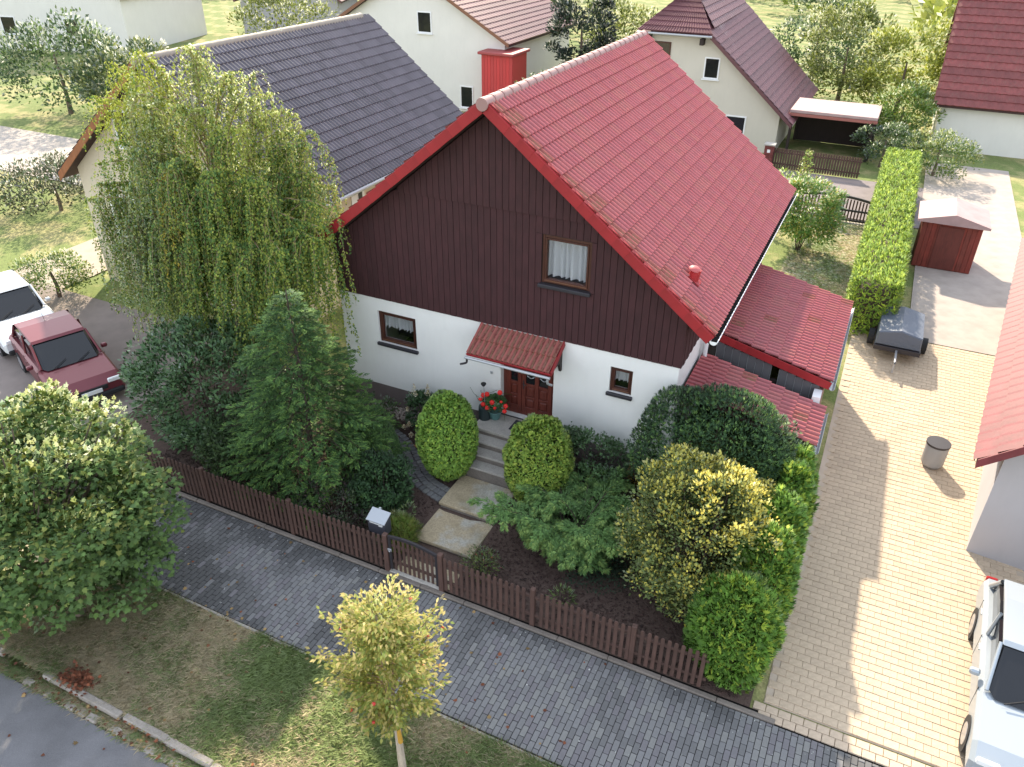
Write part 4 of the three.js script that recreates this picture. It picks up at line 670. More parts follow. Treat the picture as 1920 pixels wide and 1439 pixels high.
// weeping birch: rising limbs, long hanging strands of small leaves
{
  const B = [-2.62, gy(-2.62, .7), .7], t = thing('weeping_birch', 'tall weeping birch with long hanging leaf curtains at the left corner of the house', 'tree', B), lf = new Leaves(791), r = lf.r, limbs = [], strands = [];
  const cols = [[.07, .13, .03], [.09, .15, .032], [.06, .11, .03]], sunny = [[.19, .225, .04], [.22, .245, .045]], yel = [[.30, .22, .025], [.26, .22, .03]];  // sunny: sunlight on the upper crown, put into the leaf colour
  const hub = [[0, 0, 0], [.05, 2.2, -.05], [-.15, 4.3, -.1], [-.45, 6.0, -.3], [-.9, 7.4, -.5]];
  const trunk = tube(hub, .17, .05, 10, 5);
  const trunkAt = h => { for (let i = 0; i < 4; i++) if (h <= hub[i + 1][1]) { const f = (h - hub[i][1]) / (hub[i + 1][1] - hub[i][1]); return [0, 1, 2].map(k => lerp(hub[i][k], hub[i + 1][k], f)); } return hub[4]; };
  // tips in the tree's own axes: [x, y, z, start height, sag]
  const ends = [[-2.9,7.8,-0.6,6.6],[-2.0,8.3,-0.2,6.9],[-0.5,8.55,-0.4,7.2],[0.3,8.0,-0.9,7],[1.1,7.6,-0.9,6.6],[1.7,7.2,-0.9,6.2],[2.2,6.6,-0.7,5.8],[2.6,6.0,-0.5,5.4],[3.1,5.5,-0.05,5],[3.0,4.95,0.35,4.6],[-2.2,5.4,0.6,5],[-0.8,5.6,0.8,5.1],[0.4,5.4,0.7,5],[1.2,5.3,0.5,4.9],[-3.0,4.7,-0.4,4.5],[-3.3,3.7,-0.2,3.6],[-2.5,3.9,0.9,3.7],[-0.6,4.2,1.05,3.9],[-3.8,7.0,-0.5,6.3],[-3.5,6.1,-0.2,5.6],[-3.3,5.2,0.4,4.9],[-3.4,4.3,0.3,4.2],[-2.4,4.6,0.95,4.4],[-1.3,4.7,1.05,4.5],[-0.3,4.6,0.85,4.4],[0.7,4.7,0.95,4.3],[1.6,4.5,1.05,4.2],[2.4,4.7,0.85,4.4],[-1.4,6.45,0.9,5.6],[-0.3,6.3,1.0,5.5],[0.8,6.2,0.9,5.4],[1.7,6.0,0.5,5.4],[-2.3,6.9,0.4,6],[0.1,7.4,0.3,6.6],[-1.5,7.6,0.4,6.8],[1.2,7.1,0.2,6.3],[-1.6,5.6,-1.9,5.2],[0.6,5.9,-2.0,5.2],[2.0,5.4,-1.5,5],[-2.9,5.4,-1.3,5]];
  for (const e of ends) if (e[0] < -2.4) e[0] -= .35;
  for (const e of ends.slice()) ends.push([e[0] * .93 + (r() - .5) * 1.1, e[1] - .1 + (r() - .5) * .7, e[2] + (r() - .5) * .7, e[3] * .97, 1]);
  ends.push([-.75, 5.95, .75, 4.9, 2]);
  ends.forEach(([x, y, z, h0, kind = 0], li) => {
    const s = trunkAt(h0 * .9), e = [x, y, z], pts = [];
    for (let k = 0; k <= 7; k++) { const u = k / 7; pts.push([lerp(s[0], e[0], u), lerp(s[1], e[1], u) + (.35 + .18 * r()) * Math.sin(u * 3.1416), lerp(s[2], e[2], u) + .12 * Math.sin(u * 5 + li)]); }
    limbs.push(tube(pts, .022, .006, 5, 2));
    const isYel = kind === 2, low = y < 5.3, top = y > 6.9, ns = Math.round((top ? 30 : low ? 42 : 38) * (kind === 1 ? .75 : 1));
    for (let k = 0; k < ns; k++) {
      const u = .25 + .78 * Math.sqrt(r()), i = Math.min(6, Math.floor(u * 7)), f = Math.min(1.15, u * 7 - i), P = [0, 1, 2].map(m => lerp(pts[i][m], pts[i + 1][m], f)), len = (top ? .7 + 1.5 * r() * r() : low ? 1.2 + 2.2 * r() : .8 + 1.9 * r()) , a = r() * 6.283, out = .15 + .6 * r(), seg = [];
      const n = Math.ceil(len / .16);
      for (let j = 0; j <= n; j++) { const v = j / n; seg.push([P[0] + Math.cos(a) * out * Math.sqrt(v) + .03 * Math.sin(v * 9 + k), P[1] + .12 * Math.sin(Math.min(1, v * 4) * 3.14) - len * Math.pow(v, 1.25), P[2] + Math.sin(a) * out * Math.sqrt(v) + .03 * Math.cos(v * 8 + k)]); }
      const yy = seg[seg.length - 1][1]; if (yy < .9 + .9 * r()) continue;
      if (k % 2 === 0) strands.push(tube(seg.filter((_, j) => j % 2 === 0 || j === n), .005, .0025, 3, 1));
      const nl = Math.round(len * 46), tone = r();
      for (let j = 0; j < nl; j++) {
        const v = r(), q = Math.min(n - 1, Math.floor(v * n)), g = v * n - q, p = [0, 1, 2].map(m => lerp(seg[q][m], seg[q + 1][m], g) + (r() - .5) * .07), d = norm([(r() - .5) * 1.3, -.75 + .5 * r(), (r() - .5) * 1.3]), o2 = norm([p[0] * .25, .45, p[2] * .3]);
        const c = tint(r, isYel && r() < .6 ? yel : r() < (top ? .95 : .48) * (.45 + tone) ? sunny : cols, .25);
        lf.leaf(p, d, jit(r, norm([p[0] * .2, .5, p[2] * .2 + .2]), 1.6), o2, .058 + .022 * r(), .042, c);
      }
    }
  });
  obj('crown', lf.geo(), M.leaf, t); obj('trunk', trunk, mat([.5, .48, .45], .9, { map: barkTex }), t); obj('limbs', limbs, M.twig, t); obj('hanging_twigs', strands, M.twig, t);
}
// maple on the verge
const mapleRing = [[.04, 0], [.28, .08], [.5, .2], [.3, .38], [.52, .68], [.22, .62], [0, 1], [-.22, .62], [-.52, .68], [-.3, .38], [-.5, .2], [-.28, .08]];
{
  const B = [-.55, 0, 8.25], t = thing('maple_tree', 'broad round maple tree on the grass verge at the left edge', 'tree', B);
  const o = { c: [-.3, 2.4, -.15], r: [1.95, 1.75, 1.85], n: 31000, L: .095, ring: mapleRing, cols: [[.06, .105, .03], [.07, .12, .032], [.052, .09, .028]], tip: [[.12, .15, .035], [.10, .135, .035], [.14, .155, .04]], tipShare: (p, tn) => clamp(tn * .75 * (.42 + p[1] * .42)), fill: .86, seed: 801, clusters: 135, cr: .46, low: -.95, amp: .16, mess: 1.2, up: -.15 };  // upper leaves drawn yellower, light from above put into their colour
  obj('crown', crownLeaves(o).geo(), M.gloss, t);
  const r = rng(805), li = []; for (let i = 0; i < 16; i++) { const d = sphereDir(r, .0); li.push(tube([[0, 1.1 + r() * .5, 0], [d[0] * .8, 2 + d[1] * .8, d[2] * .8], [d[0] * 1.9 + .05, 2.8 + d[1] * 1.5, d[2] * 1.7 - .3]], .045, .01, 6, 4)); }
  obj('trunk', tube([[0, -.1, 0], [.02, .8, 0], [0, 2.2, -.1], [.05, 3.6, -.3]], .11, .05, 10, 4), M.bark, t); obj('limbs', li, M.bark, t);
}
// young tree with sparse yellow green leaves and red fruit
{
  const B = [6.86, 0, 8.3], t = thing('young_tree', 'young slender tree with yellow green leaves and a few red fruits on the verge', 'tree', B), lf = new Leaves(811), r = lf.r, tw = [];
  const cols = [[.20, .205, .05], [.17, .19, .042], [.23, .205, .055], [.14, .175, .042]], tips = [[.30, .25, .10], [.28, .24, .085]];
  const fruit = new THREE.SphereGeometry(.02, 10, 8), red = mat([.55, .04, .035], .4);
  for (let b = 0; b < 135; b++) {
    const h = 1.9 + 1.85 * Math.pow(r(), 1.05), a = r() * 6.283, mx = .92 * Math.sqrt(Math.max(.05, 1 - Math.pow((h - 2.6) / 1.35, 2))), len = mx * (.55 + .45 * r()), rise = .35 + .5 * r(), s = [-.06 * (h - 1.7), h - .35, 0], e = [s[0] + Math.cos(a) * len, s[1] + rise * len + .2, Math.sin(a) * len];
    const mid = [lerp(s[0], e[0], .55), lerp(s[1], e[1], .55) - .04 + .08 * r(), lerp(s[2], e[2], .55)]; tw.push(tube([s, mid, e], .009, .003, 4, 3));
    for (let k = 0; k < 62; k++) { const u = .3 + .75 * r(), p = [0, 1, 2].map(m => lerp(s[m], e[m], u) + (r() - .5) * .17), d = jit(r, norm([Math.cos(a), .1, Math.sin(a)]), 1.7); lf.leaf(p, d, jit(r, up3, 1.5), norm([Math.cos(a) * .5, .8, Math.sin(a) * .5]), .068 + .03 * r(), .042, tint(r, u > .85 && r() < .5 ? tips : cols, .2)); }
    if (b % 9 === 4) { const f = obj('fruit', fruit, red, t); f.position.set(e[0], e[1] - .04, e[2]); f.scale.setScalar(.9 + r() * .5); }
  }
  obj('crown', lf.geo(), M.leaf, t);
  obj('trunk', tube([[0, -.05, 0], [-.01, .8, 0], [-.03, 1.7, 0], [-.1, 2.5, 0], [-.16, 3.6, .0]], .068, .018, 12, 5), M.paleBark, t);
  obj('lichen_patch', [tube([[.035, .95, .025], [.03, 1.15, .03], [.022, 1.38, .034]], .04, .026, 8, 3)], mat([.42, .24, .03], .95, { bumpMap: bumpFine, bumpScale: .004 }), t); obj('branches', tw, M.twig, t);
}
// thuja hedge along the drive: rows of columns that grow into each other
{
  const hc = [[.075, .15, .02], [.09, .17, .024], [.06, .12, .02]], ht = [[.20, .25, .03], [.16, .23, .03]];
  const col = (c, r, n, seed, label) => shrub('hedge_thuja', label, { c, r, n, fan: 5, L: .12, W: .026, cols: hc, tip: ht, tipShare: (p, t, o) => t * .6 * clamp(.5 + .5 * o[0] + .3 * p[1]), seed, low: -.97, amp: .08, f: 5, depth: .25, mess: .9, up: .9, stems: 3 }, M.needle, undefined, 'hedge');
  col([10.98, 1.0, 4.02], [.74, 1.22, .66], 6200, 821, 'bright green column thuja at the corner of fence and pavement');
  col([11.25, 1.2, 2.95], [.52, 1.3, .7], 4200, 831, 'hedge thuja second from the pavement beside the golden shrub');
  col([11.25, 1.25, 1.85], [.5, 1.25, .72], 3800, 841, 'hedge thuja third from the pavement along the driveway');
  col([11.25, 1.3, .8], [.5, 1.2, .72], 3600, 851, 'hedge thuja right of the yew along the driveway');
  col([11.28, 1.25, -.05], [.42, 1.1, .55], 2600, 861, 'hedge thuja farthest from the pavement near the lean-to roof');
}
function hedgeBox(name, label, x0, x1, z0, z1, h, n, cols, tip, seed, fan = 3, L = .13, W = .04) {
  const t = thing(name, label, 'hedge', [(x0 + x1) / 2, gy((x0 + x1) / 2, z0), (z0 + z1) / 2]), lf = new Leaves(seed), r = lf.r, a = (x1 - x0) / 2, b = (z1 - z0) / 2, F = [a * h * 0 + 2 * b * h, 2 * b * h, 2 * a * h, 2 * a * h, 4 * a * b], S = F.reduce((p, q) => p + q);
  for (let i = 0; i < n; i++) {
    let k = 0, v = r() * S; while (v > F[k]) v -= F[k++];
    const q = [[-1, 0, 0], [1, 0, 0], [0, 0, 1], [0, 0, -1], [0, 1, 0]][k], y = r() * h, x = (r() * 2 - 1) * a, z = (r() * 2 - 1) * b, wob = .1 * (wnoise(x * 2 + y, z * 2 + y, 1.2, seed) - .5) * 2 - .12 * r() * r();
    const p = [q[0] ? q[0] * (a + wob) : x, q[1] ? h + wob : y, q[2] ? q[2] * (b + wob) : z], d = jit(r, norm([q[0], q[1] + .8, q[2]]), 1), c = tint(r, r() < .35 ? tip : cols), side = perp(r, d);
    for (let m = 0; m < fan; m++) { const an = (m / Math.max(1, fan - 1) - .5) * 1.4; lf.leaf(p, norm([0, 1, 2].map(w => d[w] * Math.cos(an) + side[w] * Math.sin(an))), jit(r, norm([q[0], q[1] + .4, q[2]]), 1), q, L * (.7 + .6 * r()), W, c); }
  }
  obj('foliage', lf.geo(), M.needle, t); obj('dark_core', box(-a + .25, a - .25, 0, h - .3, -b + .25, b - .25, .1), M.darkBark, t);  // solid dark box added inside to block light between the leaves
}
hedgeBox('tall_hedge', 'long trimmed green hedge beside the back lawn behind the lean-to', 11.42, 12.75, -25.5, -9.6, 1.75, 16000, [[.10, .16, .022], [.085, .145, .02]], [[.19, .25, .03]], 871);
{ // small garden tree on the back lawn
  shrub('garden_tree', 'round bushy fruit tree on the back lawn behind the house', { c: [9.2, 2.0, -15.8], r: [1.15, 1.1, 1.1], n: 9500, L: .13, W: .055, cols: [[.07, .14, .03], [.09, .165, .035]], tip: [[.17, .22, .04], [.22, .19, .045]], seed: 881, clusters: 80, cr: .32, low: -.8, mess: 1.3, up: -.3, extra: (lf) => { const r = lf.r; for (let i = 0; i < 300; i++) { const y = 2.2 + r() * 1.1; lf.leaf([-.35 + (r() - .5) * .5 * (3.6 - y), y + .3, -.5 + (r() - .5) * .4], sphereDir(r), sphereDir(r), up3, .12, .045, tint(r, [[.10, .16, .03], [.19, .2, .04]])); } } }, M.leaf, undefined, 'tree');
  shrub('blue_shrub', 'low bluish green plant at the rear wall under the eave', { c: [8.95, .75, -8.6], r: [.5, .35, .6], n: 500, L: .12, W: .06, cols: [[.08, .13, .09], [.10, .15, .11]], seed: 885, low: 0, stems: 2 }, M.leaf);
  shrub('lawn_shrub', 'light green shrub peeking out behind the far roof corner', { c: [7.9, 1.7, -18.3], r: [.7, .9, .6], n: 900, L: .13, W: .05, cols: [[.13, .19, .03], [.17, .22, .04]], seed: 888, low: -.5, stems: 3 }, M.leaf);
  for (const [k, x, z] of [[0, 11.2, -10.4], [1, 11.25, -11.3]]) { const st = thing('border_stone', k ? 'pale rounded boulder farther back along the foot of the tall hedge' : 'pale rounded boulder at the near end of the tall hedge', 'stone', [x, .5, z]); const g = new THREE.IcosahedronGeometry(.16, 2), p = g.attributes.position; for (let i = 0; i < p.count; i++) p.setXYZ(i, p.getX(i) * 1.2, p.getY(i) * .7, p.getZ(i)); g.computeVertexNormals(); obj('stone', g, M.conc, st); }
}
// ── grass, mulch and fallen leaves: nobody would count them ──
{
  const bl = []; const r = rng(901); for (let i = 0; i < 7; i++) { const a = r() * 6.28, l = .05 + .06 * r(), x = (r() - .5) * .06, z = (r() - .5) * .06, w = .006, k = .5 + r() * .6; const g = new THREE.BufferGeometry(); const dx = Math.cos(a), dz = Math.sin(a); g.setAttribute('position', new THREE.Float32BufferAttribute([x - dz * w, 0, z + dx * w, x + dz * w, 0, z - dx * w, x + dx * l * k * .7, l * .36, z + dz * l * k * .7, x + dx * l * k * 1.7, l * .42, z + dz * l * k * 1.7], 3)); g.setAttribute('normal', new THREE.Float32BufferAttribute([0, 1, 0, 0, 1, 0, 0, 1, 0, 0, 1, 0], 3)); g.setAttribute('uv', new THREE.Float32BufferAttribute([0, 0, 0, 0, 0, 0, 0, 0], 2)); g.setIndex([0, 2, 1, 1, 2, 3]); bl.push(g.toNonIndexed()); }
  const tuft = mergeGeometries(bl), q = new THREE.Matrix4(), c = new THREE.Color(), e = new THREE.Euler(), gm = new THREE.MeshPhysicalMaterial({ roughness: .9, transmission: .45, thickness: 0, side: THREE.DoubleSide });
  const field = (name, label, n, fx, fz, y, dry, h, seed) => {
    const r = rng(seed), L = []; let tries = 0;
    while (L.length < n && tries++ < n * 4) { const x = fx(r), z = fz(r), d = wnoise(x, z, .55, 71) * .6 + wnoise(x, z, 2.3, 72) * .4, dr = smooth(.28, .74, d + dry(x, z) + .12 * (vnoise(x * 3.1 + 50, z * 3.1 + 50, 999, 5) - .5)); if (r() < dr * .4) continue; if (!onScreen(x, 0, z)) continue; L.push([x, z, dr]); }
    const m = new THREE.InstancedMesh(tuft, gm, L.length);
    L.forEach(([x, z, dr], i) => { const s = (.5 + .9 * r()) * h * (1 - .4 * dr); q.makeRotationFromEuler(e.set((r() - .5) * .5, r() * 6.28, (r() - .5) * .5)).scale(V(1.2, s, 1.2)).setPosition(x, y(x, z), z); m.setMatrixAt(i, q); const k = .7 + .6 * r(); if (r() < dr) c.setRGB(.54 * k, .45 * k, .28 * k); else c.setRGB(.25 * k, .33 * k, .105 * k); m.setColorAt(i, c); });
    m.name = name; m.receiveShadow = m.castShadow = true; tag(stuff(m), label, 'grass'); scene.add(m);
  };
  field('grass', 'patchy green and straw coloured grass of the verge between road and pavement', 34000, r => lerp(-2.5, 10.5, r()), r => lerp(7.13, 9.44, r()), () => 0, (x) => .09 - .035 * clamp(x, -2, 6), .9, 911);
  field('kerb_weeds', 'weeds and grass growing in the gutter between kerb and road', 2600, r => lerp(-1.5, 6, r()), r => lerp(9.55, 9.78, r() * r()), () => -.09, () => .0, .8, 912);
  field('lawn_grass', 'sunlit short grass of the back lawn behind the lean-to', 9000, r => lerp(9, 11.45, r()), r => lerp(-20, -8.5, r()), (x, z) => gy(x, z), () => 0, .9, 913);
  const chip = cbox(.04, .008, .016, .002), cm = new THREE.InstancedMesh(chip, mat([1, 1, 1], .95), 22000), rr = rng(921);
  for (let i = 0; i < 22000; i++) { let x, z; do { x = lerp(-3, 11.3, rr()); z = lerp(.5, 4.6, rr()); } while (x > 4.2 && x < 5.7); const s = .5 + rr(); q.makeRotationFromEuler(e.set((rr() - .5) * .7, rr() * 6.28, (rr() - .5) * .7)).scale(V(s, s, s)).setPosition(x, gy(x, z) + .012 + .03 * (wnoise(x, z, 1.3, 17) - .3), z); cm.setMatrixAt(i, q); const k = .3 + rr() * .9; cm.setColorAt(i, c.setRGB(.075 * k, .043 * k, .036 * k)); }
  cm.name = 'bark_mulch'; tag(stuff(cm), 'dark bark mulch covering the front garden beds', 'mulch'); scene.add(cm);
  const fl = new Leaves(931); fl.lobed([0, 0, 0], [1, 0, 0], [0, 1, 0], [0, 1, 0], .075, [1, 1, 1], mapleRing); const fg = fl.geo(), fm = new THREE.InstancedMesh(fg, mat([1, 1, 1], .9, { side: THREE.DoubleSide }), 700);
  for (let i = 0; i < 700; i++) { const pile = i < 240, a = rr(), b = rr(); const x = pile ? .75 + (a + rr() - 1) * .42 : i < 470 ? lerp(-1, 3.5, a) : lerp(-1.5, 9, a), z = pile ? 9.33 + (b + rr() - 1) * .26 : i < 470 ? lerp(9.5, 9.75, b) : lerp(4.8, 10.6, b), y = z > 9.55 ? -.07 : z > 7.1 && z < 9.4 ? .03 : .008; q.makeRotationFromEuler(e.set((rr() - .5) * (pile ? 1.6 : .6), rr() * 6.28, (rr() - .5) * (pile ? 1.6 : .6))).scale(V(1, 1, 1).multiplyScalar(.6 + .6 * rr())).setPosition(x, y + (pile ? rr() * .08 : 0), z); fm.setMatrixAt(i, q); const k = .5 + rr(); fm.setColorAt(i, pile || rr() < .5 ? c.setRGB(.17 * k, .055 * k, .025 * k) : c.setRGB(.26 * k, .17 * k, .07 * k)); }
  fm.name = 'fallen_leaves'; tag(stuff(fm), 'dry reddish fallen leaves scattered on the verge and along the kerb', 'leaves'); scene.add(fm);
}
// ───────────────────────── neighbours and what lies behind ─────────────────────────
const creamW = mat([.62, .55, .42], .92, { map: wall3, bumpMap: bumpGrit, bumpScale: .003 }), whiteW = mat([.72, .71, .68], .92, { map: wall3 }), greyW = mat([.40, .39, .41], .92, { map: wall3 }), palePlaster = mat([.60, .57, .50], .92, { map: wall3 });
const farRed = [1, 1.12, .9].map(k => mat([.26 * k, .06 * k, .055 * k], .6, { map: tileTex })), maroon = [1, 1.12, .9].map(k => mat([.13 * k, .05 * k, .06 * k], .5, { map: mottle }));
// courses of a far roof slope between two top and two bottom corners: every course a stepped strip with rolls
function courses(parent, a, b, c, d, rows, mats, n) {  // a,b top left/right; d,c bottom left/right
  const nr = V().crossVectors(V().subVectors(d, a), V().subVectors(b, a)).normalize(); if (nr.y < 0) nr.negate();
  const L = (p, q, t) => V().lerpVectors(p, q, t), by = mats.map(() => []);
  for (let j = 0; j < rows; j++) {
    const t0 = j / rows, t1 = (j + 1.12) / rows, A = L(a, d, t0), B = L(b, c, t0), C = L(b, c, Math.min(1.01, t1)), D = L(a, d, Math.min(1.01, t1)), P = [], I = [];
    for (let i = 0; i <= n * 2; i++) { const u = i / (n * 2), h = (i % 2) * .035, p = L(A, B, u).addScaledVector(nr, .01 + h), q = L(D, C, u).addScaledVector(nr, .045 + h), w = L(D, C, u).addScaledVector(nr, .0); P.push(...p, ...q, ...w); }
    for (let i = 0; i < n * 2; i++) { const k = i * 3, m = k + 3; I.push(k, k + 1, m, m, k + 1, m + 1, k + 1, k + 2, m + 1, m + 1, k + 2, m + 2); }
    const g = new THREE.BufferGeometry(); g.setAttribute('position', new THREE.Float32BufferAttribute(P, 3)); g.setIndex(I); const q = g.toNonIndexed(); q.computeVertexNormals(); by[j % mats.length].push(uvw(q));
  }
  const us = by.map((l, m) => l.length && [merge(l), m]).filter(Boolean);
  stuff(obj('roof_tile', mergeGeometries(us.map(x => x[0]), true), us.map(x => mats[x[1]]), parent));
}
function farWindow(parent, x, y, w, h, z, fm = M.white, axis = 'z') {
  const f = obj('window', [box(-w / 2, w / 2, h / 2 - .07, h / 2, -.03, .03), box(-w / 2, w / 2, -h / 2, -h / 2 + .07, -.03, .03), box(-w / 2, -w / 2 + .07, -h / 2 + .07, h / 2 - .07, -.03, .03), box(w / 2 - .07, w / 2, -h / 2 + .07, h / 2 - .07, -.03, .03)], fm, parent);
  f.position.set(x, y, z); if (axis === 'x') { f.rotation.y = Math.PI / 2; f.position.set(z, y, x); }
  obj('pane', box(-w / 2 + .07, w / 2 - .07, -h / 2 + .07, h / 2 - .07, -.02, -.01, .002), M.darkGlass, f); obj('sill', box(-w / 2 - .06, w / 2 + .06, -h / 2 - .06, -h / 2 - .004, -.03, .1), fm, f); return f;
}
// gable house, gable towards +z, in its own axes: width w, depth d
function gableHouse(name, label, [x, y, z], w, d, eave, ridge, wm, rm, o = {}) {
  const t = thing(name, label, 'house', [x, y, z]); if (o.turn) t.rotation.y = o.turn;
  const ov = .45, s = (ridge - eave) / (w / 2), a = w / 2;
  obj('wall', [prism([[-a, 0], [a, 0], [a, eave], [0, ridge - .1], [-a, eave]], -.3, 0), prism([[-a, 0], [a, 0], [a, eave], [0, ridge - .1], [-a, eave]], -d, -d + .3), box(-a, -a + .3, 0, eave, -d + .302, -.302, .004), box(a - .3, a, 0, eave, -d + .302, -.302, .004)], wm, t);
  for (const sg of [-1, 1]) {
    const r = obj('roof', prism([[0, ridge + .06], [sg * (a + ov), eave - s * ov + .06], [sg * (a + ov), eave - s * ov - .08], [0, ridge - .08]], -d - .4, .4), M.soffit, t);
    courses(r, V(0, ridge + .07, .42), V(0, ridge + .07, -d - .42), V(sg * (a + ov), eave - s * ov + .07, -d - .42), V(sg * (a + ov), eave - s * ov + .07, .42), Math.round((a + ov) * 3), rm, Math.round(d * 3));
    obj('verge_board', prism([[0, ridge + .1], [sg * (a + ov), eave - s * ov + .1], [sg * (a + ov), eave - s * ov - .1], [0, ridge - .1]], .42, .46), o.verge || rm[0], r);
  }
  obj('ridge_tile', cyl(.12, .12, d + .9, 10).rotateX(Math.PI / 2).translate(0, ridge + .08, -d / 2), o.ridge || rm[1], t);
  return t;
}
// left neighbour with the grey tiled roof
{
  const t = thing('neighbour_house', 'cream neighbour house with dark grey tiled roof behind the birch', 'house', [-7.7, .35, -2.35]);
  const ry = 7.65, ey = 3.85, a = 4.65, d = 10.3, wx = 4.2;
  obj('wall', [prism([[-wx, 0], [wx, 0], [wx, ey + .2], [0, ry - .2], [-wx, ey + .2]], -.3, 0), prism([[-wx, 0], [wx, 0], [wx, ey + .2], [0, ry - .2], [-wx, ey + .2]], -d, -d + .3), box(-wx, -wx + .3, 0, ey + .2, -d + .302, -.302, .004), box(wx - .3, wx, 0, ey + .2, -d + .302, -.302, .004)], creamW, t);
  const len = Math.hypot(a, ry - ey), dn = V(a, ey - ry, 0).normalize(), dl = V(-dn.x, dn.y, 0);
  for (const s of [1, -1]) {
    const r = obj('roof', prism([[0, ry - .04], [s * a, ey - .04], [s * a, ey - .16], [0, ry - .16]], -d - .35, .36), M.soffit, t);
    const n = 34, w = (d + .75) / n;
    layTiles(r, 'roof_tile', V(0, ry, .39), V(0, 0, -1), s > 0 ? dn : dl, w, len / 17, n, 17, M.grey, 1001 + s, { limit: s > 0 ? 300 : 0 });
    obj('verge_board', prism([[0, ry + .06], [s * a, ey + .06], [s * a, ey - .2], [0, ry - .2]], .37, .41), s < 0 ? mat([.30, .11, .04], .6, { map: woodTex }) : M.grey[0], r);
  }
  const rg = []; for (let i = 0; i < 26; i++) obj('ridge_tile', uvw(cyl(.115, .13, .43, 12).rotateX(Math.PI / 2).toNonIndexed()), mat([.34, .30, .25], .7, { map: mottle }), t).position.set(0, ry - .02, .25 - i * .41);
  obj('gutter', cyl(.07, .07, d + .7, 10).rotateX(Math.PI / 2).translate(a + .05, ey - .08, -d / 2), M.zinc, t);
  farWindow(t, -1.5, 5.55, .9, 1.1, .02); farWindow(t, -2.45, 2.7, 1.2, 1.3, .02); farWindow(t, 2.2, 2.0, 1.2, 1.3, .02);
  const vp = obj('vent_panel', box(wx, wx + .04, 2.9, 3.75, -3.7, -3.0), M.white, t); obj('vent_grille', box(wx + .04, wx + .06, 3.2, 3.45, -3.55, -3.35), M.gate, vp);
}
// white house behind, with a red shed beside it
{
  const t = gableHouse('white_house', 'bright white house with maroon roof behind the grey tiled roof', [-16.4, .4, -30], 12.4, 10, 4.4, 7.9, whiteW, maroon, { verge: mat([.2, .09, .05], .6) });
  farWindow(t, 3.6, .95, .9, 1.3, .02); farWindow(t, -.8, 1.2, 1.2, 1.3, .02); farWindow(t, .8, 5, 1, 1.2, .02);
  const r = thing('red_shed', 'narrow bright red wooden building beside the white house', 'shed', [-10.2, .4, -28.9]);
  const q = obj('wall', box(-1, 1, 0, 3.7, -2, -.05, .01), mat([.45, .045, .045], .6), r);
  for (let i = 0; i < 10; i++) obj('cladding_board', box(-1 + i * .2 + .006, -.8 + i * .2 - .006, .05, 3.7, -.05, -.02, .005), mat([.45 + .04 * (i % 3), .045, .045], .6), q);
  obj('roof', box(-1.15, 1.15, 3.7, 3.85, -2.2, .2, .03), mat([.32, .06, .06], .6), r);
}
// half-hipped house with a maroon roof
{
  const t = thing('half_hipped_house', 'cream house with maroon half-hipped roof directly behind the tiled ridge', 'house', [.2, .4, -29]);
  obj('wall', [prism([[-5.5, 0], [5.8, 0], [5.8, 2.1], [1.62, 5.55], [-1.6, 5.55], [-5.5, 2.1]], -.3, 0), box(-5.5, -5.2, 0, 2.1, -9, -.302), box(5.5, 5.8, 0, 2.1, -9, -.302), box(-5.2, 5.5, 0, 2.1, -9, -8.7)], palePlaster, t);
  const A = s => [V(s * 0, 7.4, -2.4), V(0, 7.4, -9.3), V(s * 6.5, 1.62, -9.3), V(s * 6.5, 1.62, .45), V(s * 1.75, 5.62, .45)];
  for (const s of [-1, 1]) {
    const p = A(s), g = new THREE.BufferGeometry().setFromPoints([p[0], p[1], p[2], p[0], p[2], p[3], p[0], p[3], p[4]]); g.computeVertexNormals();
    const r = obj('roof', uvw(g), maroon[0], t); r.material = r.material.clone(); r.material.side = THREE.DoubleSide;
    courses(r, V(s * 1.75, 5.72, .45), V(s * 1.75, 6.0, -9.3), V(s * 6.5, 1.74, -9.3), V(s * 6.5, 1.74, .45), 17, maroon, 30);
    courses(r, V(0, 7.5, -2.4), V(0, 7.5, -9.3), V(s * 1.75, 5.98, -9.3), V(s * 1.75, 5.85, -.4), 6, maroon, 22);
    obj('verge_board', prism([[s * 1.7, 5.78], [s * 6.5, 1.74], [s * 6.5, 1.54], [s * 1.7, 5.55]], .46, .5), maroon[2], r);
    obj('purlin', box(s * 1.4 - .1, s * 1.4 + .1, 5.1, 5.4, 0, .42), M.dark, r);
  }
  const hip = obj('hip_roof', uvw(new THREE.BufferGeometry().setFromPoints([V(0, 7.4, -2.4), V(-1.85, 5.6, .55), V(1.85, 5.6, .55)]).toNonIndexed()), maroon[1], t); hip.geometry.computeVertexNormals(); hip.material = hip.material.clone(); hip.material.side = THREE.DoubleSide;
  courses(hip, V(-.12, 7.48, -2.4), V(.12, 7.48, -2.4), V(1.95, 5.68, .6), V(-1.95, 5.68, .6), 9, maroon.map(m => { const q = m.clone(); q.roughness = .9; return q; }), 26);
  obj('gutter', cyl(.06, .06, 3.9, 8).rotateZ(Math.PI / 2).translate(0, 5.55, .66), M.zinc, t);
  farWindow(t, 2.0, 4.0, .8, 1.05, .02); farWindow(t, -.7, 4.55, .9, 1.1, .02, M.frame); farWindow(t, 3.6, 1.2, 1.1, 1.2, .02);
}
